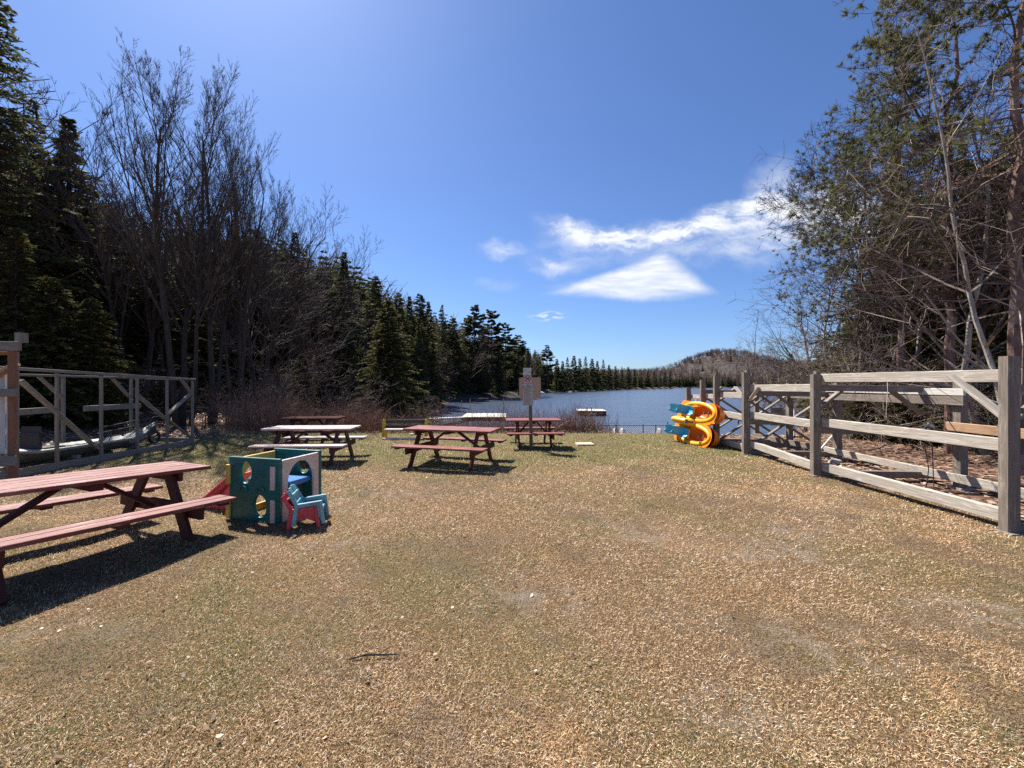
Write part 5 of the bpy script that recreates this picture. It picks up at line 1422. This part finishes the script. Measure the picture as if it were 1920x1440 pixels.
def dock():
    t = empty('swim_dock', (-2.7, 31, WZ)); tag(t, 'white floating dock and gangway reaching from the thicket into the lake', 'dock')
    b = MB()
    for i in range(11): b.beam((-.9+.30*i, -2.1, .27), (-.9+.30*i, 1.6, .27), .285, .05)
    b.build('deck', M['plank_white'], t)
    for y in (-1.9, 1.4):
        b = MB(); b.beam((-1.0, y, .13), (2.2, y, .13), .2, .22); b.build('float', M['raft_dark'], t)
    b = MB()
    for i in range(34): 
        s = i/33; b.beam((-.75-3.2*s-.45, -2.2-7.2*s, .29+.42*s), (-.75-3.2*s+.45, -2.2-7.2*s, .29+.42*s), .20, .04)
    b.build('gangway', M['plank_white'], t)
    for x, y in ((-.8, 1.7), (2.0, 1.7), (2.1, -2.1), (-1.0, -2.1)):
        b = MB(); b.tube([(x, y, -1.0), (x, y, 1.5)], .03, 7); b.build('pole', M['steel'], t)
dock()
def pontoon_boat():
    t = empty('pontoon_boat', (-11.6, 62.5, WZ), math.radians(3)); tag(t, 'small pontoon boat with railings moored in the shade at the left shore', 'boat')
    for y in (-.9, .9):
        b = MB(); b.tube([(-2.1, y, .15), (1.7, y, .15), (2.2, y, .32)], [.28, .28, .06], 12); b.build('pontoon', M['steel'], t)
    b = MB(); b.box((0, 0, .52), (4.1, 2.3, .1)); b.build('deck', M['white'], t)
    for x in (-1.0, .75):
        b = MB(); b.box((x, -1.1, .87), (1.5, .03, .42)); b.build('side_screen', M['steel'], t)
    b = MB()
    for x in (-1.9, -.2, 0, 1.6): b.tube([(x, -1.12, .5), (x, -1.12, 1.35)], .02, 6); b.tube([(x, 1.12, .5), (x, 1.12, 1.3)], .02, 6)
    for y in (-1.12, 1.12): b.tube([(-1.9, y, 1.15), (1.6, y, 1.15)], .025, 6)
    b.build('railing', M['steel'], t)
    b = MB(); b.box((-.6, .3, .85), (.6, .9, .55), .05); b.build('seat', M['navy'], t)
pontoon_boat()
def small_dock(x, y, w, label, z=.35):
    t = empty('small_dock', (x, y, WZ)); tag(t, label, 'dock', 'small docks along the left shore')
    b = MB()
    for i in range(8): b.beam((-w/2, -.5+.14*i, z), (w/2, -.5+.14*i, z), .13, .05)
    b.build('deck', M['left_wood'], t)
    for s in (-1, 1):
        b = MB(); b.tube([(s*w*.45, -.4, -.8), (s*w*.45, -.4, z+.3)], .05, 6); b.build('pile', M['raft_dark'], t)
small_dock(-5.6, 66, 3.2, 'thin pale dock in the shade right of the pontoon boat')
small_dock(16.2, 134, 10, 'long low dock on the shore right of the beach sign')
small_dock(33, 163, 7, 'small pale dock below the row of far firs')
def rowboat(x, y, dz, l, label):
    t = empty('rowboat', (x, y, gzf(x, y)+dz), .3); tag(t, label, 'boat', 'upturned boats on the far left shore')
    rows = [[(l*u, .7*math.sqrt(max(0, 1-u*u))*math.cos(a), .55*math.sqrt(max(0, 1-u*u))*math.sin(a)) for a in np.linspace(0, PI, 9)] for u in np.linspace(-1, 1, 11)]
    b = MB(); b.grid(rows); b.build('hull', M['white'], t, weld=True)
    b = MB(); b.tube([(-l*.97, 0, .05), (0, 0, .57), (l*.97, 0, .05)], .04, 6); b.build('keel', M['steel'], t)
rowboat(20.5, 139.5, .1, 1.9, 'white upturned boat on the shore under the first far firs')
rowboat(7.4, 105, .3, 1.5, 'white upturned boat at the water just right of the beach sign board')

def mesh_fence():
    t = empty('wire_fence', (4.3, 14.5, 0)); tag(t, 'low wire mesh fence along the foot of the lawn in front of the open water', 'fence')
    x0, x1, zt, y0 = -1.25, 1.75, .165, 0
    b = MB(); st = .075; zb = -.45
    k = int((x1-x0)/st)
    for i in range(-9, k):
        xa = x0+i*st; dx = zt-zb
        a0 = max(xa, x0); a1 = min(xa+dx, x1)
        if a1 > a0:
            b.tube([(a0, y0, zb+(a0-xa)), (a1, y0, zb+(a1-xa))], .0055, 3, cap=False); b.tube([(a0, y0+.004, zt-(a0-xa)), (a1, y0+.004, zt-(a1-xa))], .0055, 3, cap=False)
    b.tube([(x0, y0, zt), (x1, y0, zt)], .010, 6)
    b.build('wire_mesh', M['net'], t)
    for x, zz in ((-1.25, .36), (-.45, .2), (.55, .2), (1.02, .2), (1.46, .30), (1.75, .34)):
        b = MB(); b.tube([(x, y0, -.6), (x, y0, zz)], .018, 7); b.build('post', M['net'], t)
mesh_fence()
for i, (x, y, s, lb) in enumerate([(3.72, 14.1, .9, 'white concrete block at the fence, first from the left'), (3.98, 14.1, 1.05, 'white concrete block at the fence, second from the left'), (5.30, 14.1, 1.0, 'white concrete block at the fence, nearest the pedal boat')]):
    t = MB(); w = .13*s
    t.beam((-w/2, 0, .0), (w/2, .02, .0), .16, .22, ch=.02); t.beam((-w*.35, 0, .13), (w*.35, .01, .12), .12, .06, ch=.02)
    o = t.build('concrete_block', M['white']); o.location = (x, y, gzf(x, y)+.10); o.rotation_euler = (0, .1*i, .3*i); tag(o, lb, 'block', 'white blocks along the wire fence')
def stone(x, y, r, label, m='stone', flat=.55, name='stone', cat='stone', group=None):
    rs = np.random.default_rng(int(abs(x*100)+y*10)); b = MB()
    rows = [[(r*(1+.12*math.sin(3*a+x))*math.cos(a)*math.cos(e), r*.8*math.sin(a)*math.cos(e)*(1+.1*math.cos(2*a)), r*flat*math.sin(e)) for a in np.linspace(0, 2*PI, 15)[:-1]] for e in np.linspace(-PI/2, PI/2, 9)]
    b.grid(rows, closed=True); o = b.build(name, M[m], weld=True); o.location = (x, y, gzf(x, y)+r*flat*.4); tag(o, label, cat, group)
stone(-3.35, 13.1, .09, 'left of the two pale round stones behind the yellow bench', 'slab', group='stones behind the bench')
stone(-3.05, 13.1, .09, 'right of the two pale round stones behind the yellow bench', 'slab', group='stones behind the bench')
for x, y, r, lb in [(7.15, 8.7, .12, 'pale stone on the ground inside the second bay of the right rack'), (7.4, 8.9, .09, 'smaller pale stone next to the pale one inside the right rack'), (8.2, 8.3, .14, 'dark stone in the leaves behind the right rack'), (-9.9, 10.9, .10, 'pale stone at the far end of the left rack')]:
    stone(x, y, r, lb, group='stones around the racks')
def slab():
    b = MB(); b.beam((-.22, 0, 0), (.24, .05, 0), .34, .05, ch=.015); o = b.build('stone_slab', M['slab']); o.location = (2.02, 10.98, gzf(2.0, 11)+.02); tag(o, 'flat pale slab lying in the green grass right of the shore table', 'slab')
slab()
def sticks():
    for x, y, a, l, lb in [(-.84, 2.37, .15, .30, 'thin dark twig lying alone on the lawn in the lower foreground')]:
        b = MB(); c, s = math.cos(a)*l/2, math.sin(a)*l/2
        b.tube([(-c, -s, .01), (-c*.3, -s*.2+.01, .022), (c*.4, s*.5, .018), (c, s, .012)], [.004, .006, .005, .003], 6)
        b.tube([(c*.2, s*.3, .02), (c*.5, s*.9+.03, .03)], .003, 5); o = b.build('twig', M['bark']); o.location = (x, y, gzf(x, y)); tag(o, lb, 'twig')
sticks()
def shore_branch():
    t = MB(); t.tube([(0, 0, 0), (.25, .1, .12), (.55, .1, .35), (.8, .2, .42), (1.05, .2, .62)], [.022, .02, .016, .012, .006], 7)
    t.tube([(.55, .1, .35), (.6, .0, .6), (.75, 0, .78)], [.013, .01, .005], 6)
    o = t.build('dead_branch', M['bark_pale']); o.location = (1.35, 13.9, gzf(1.35, 13.9)+.05); tag(o, 'pale dead branch sticking out of the shore thicket right of the small table', 'branch')
shore_branch()
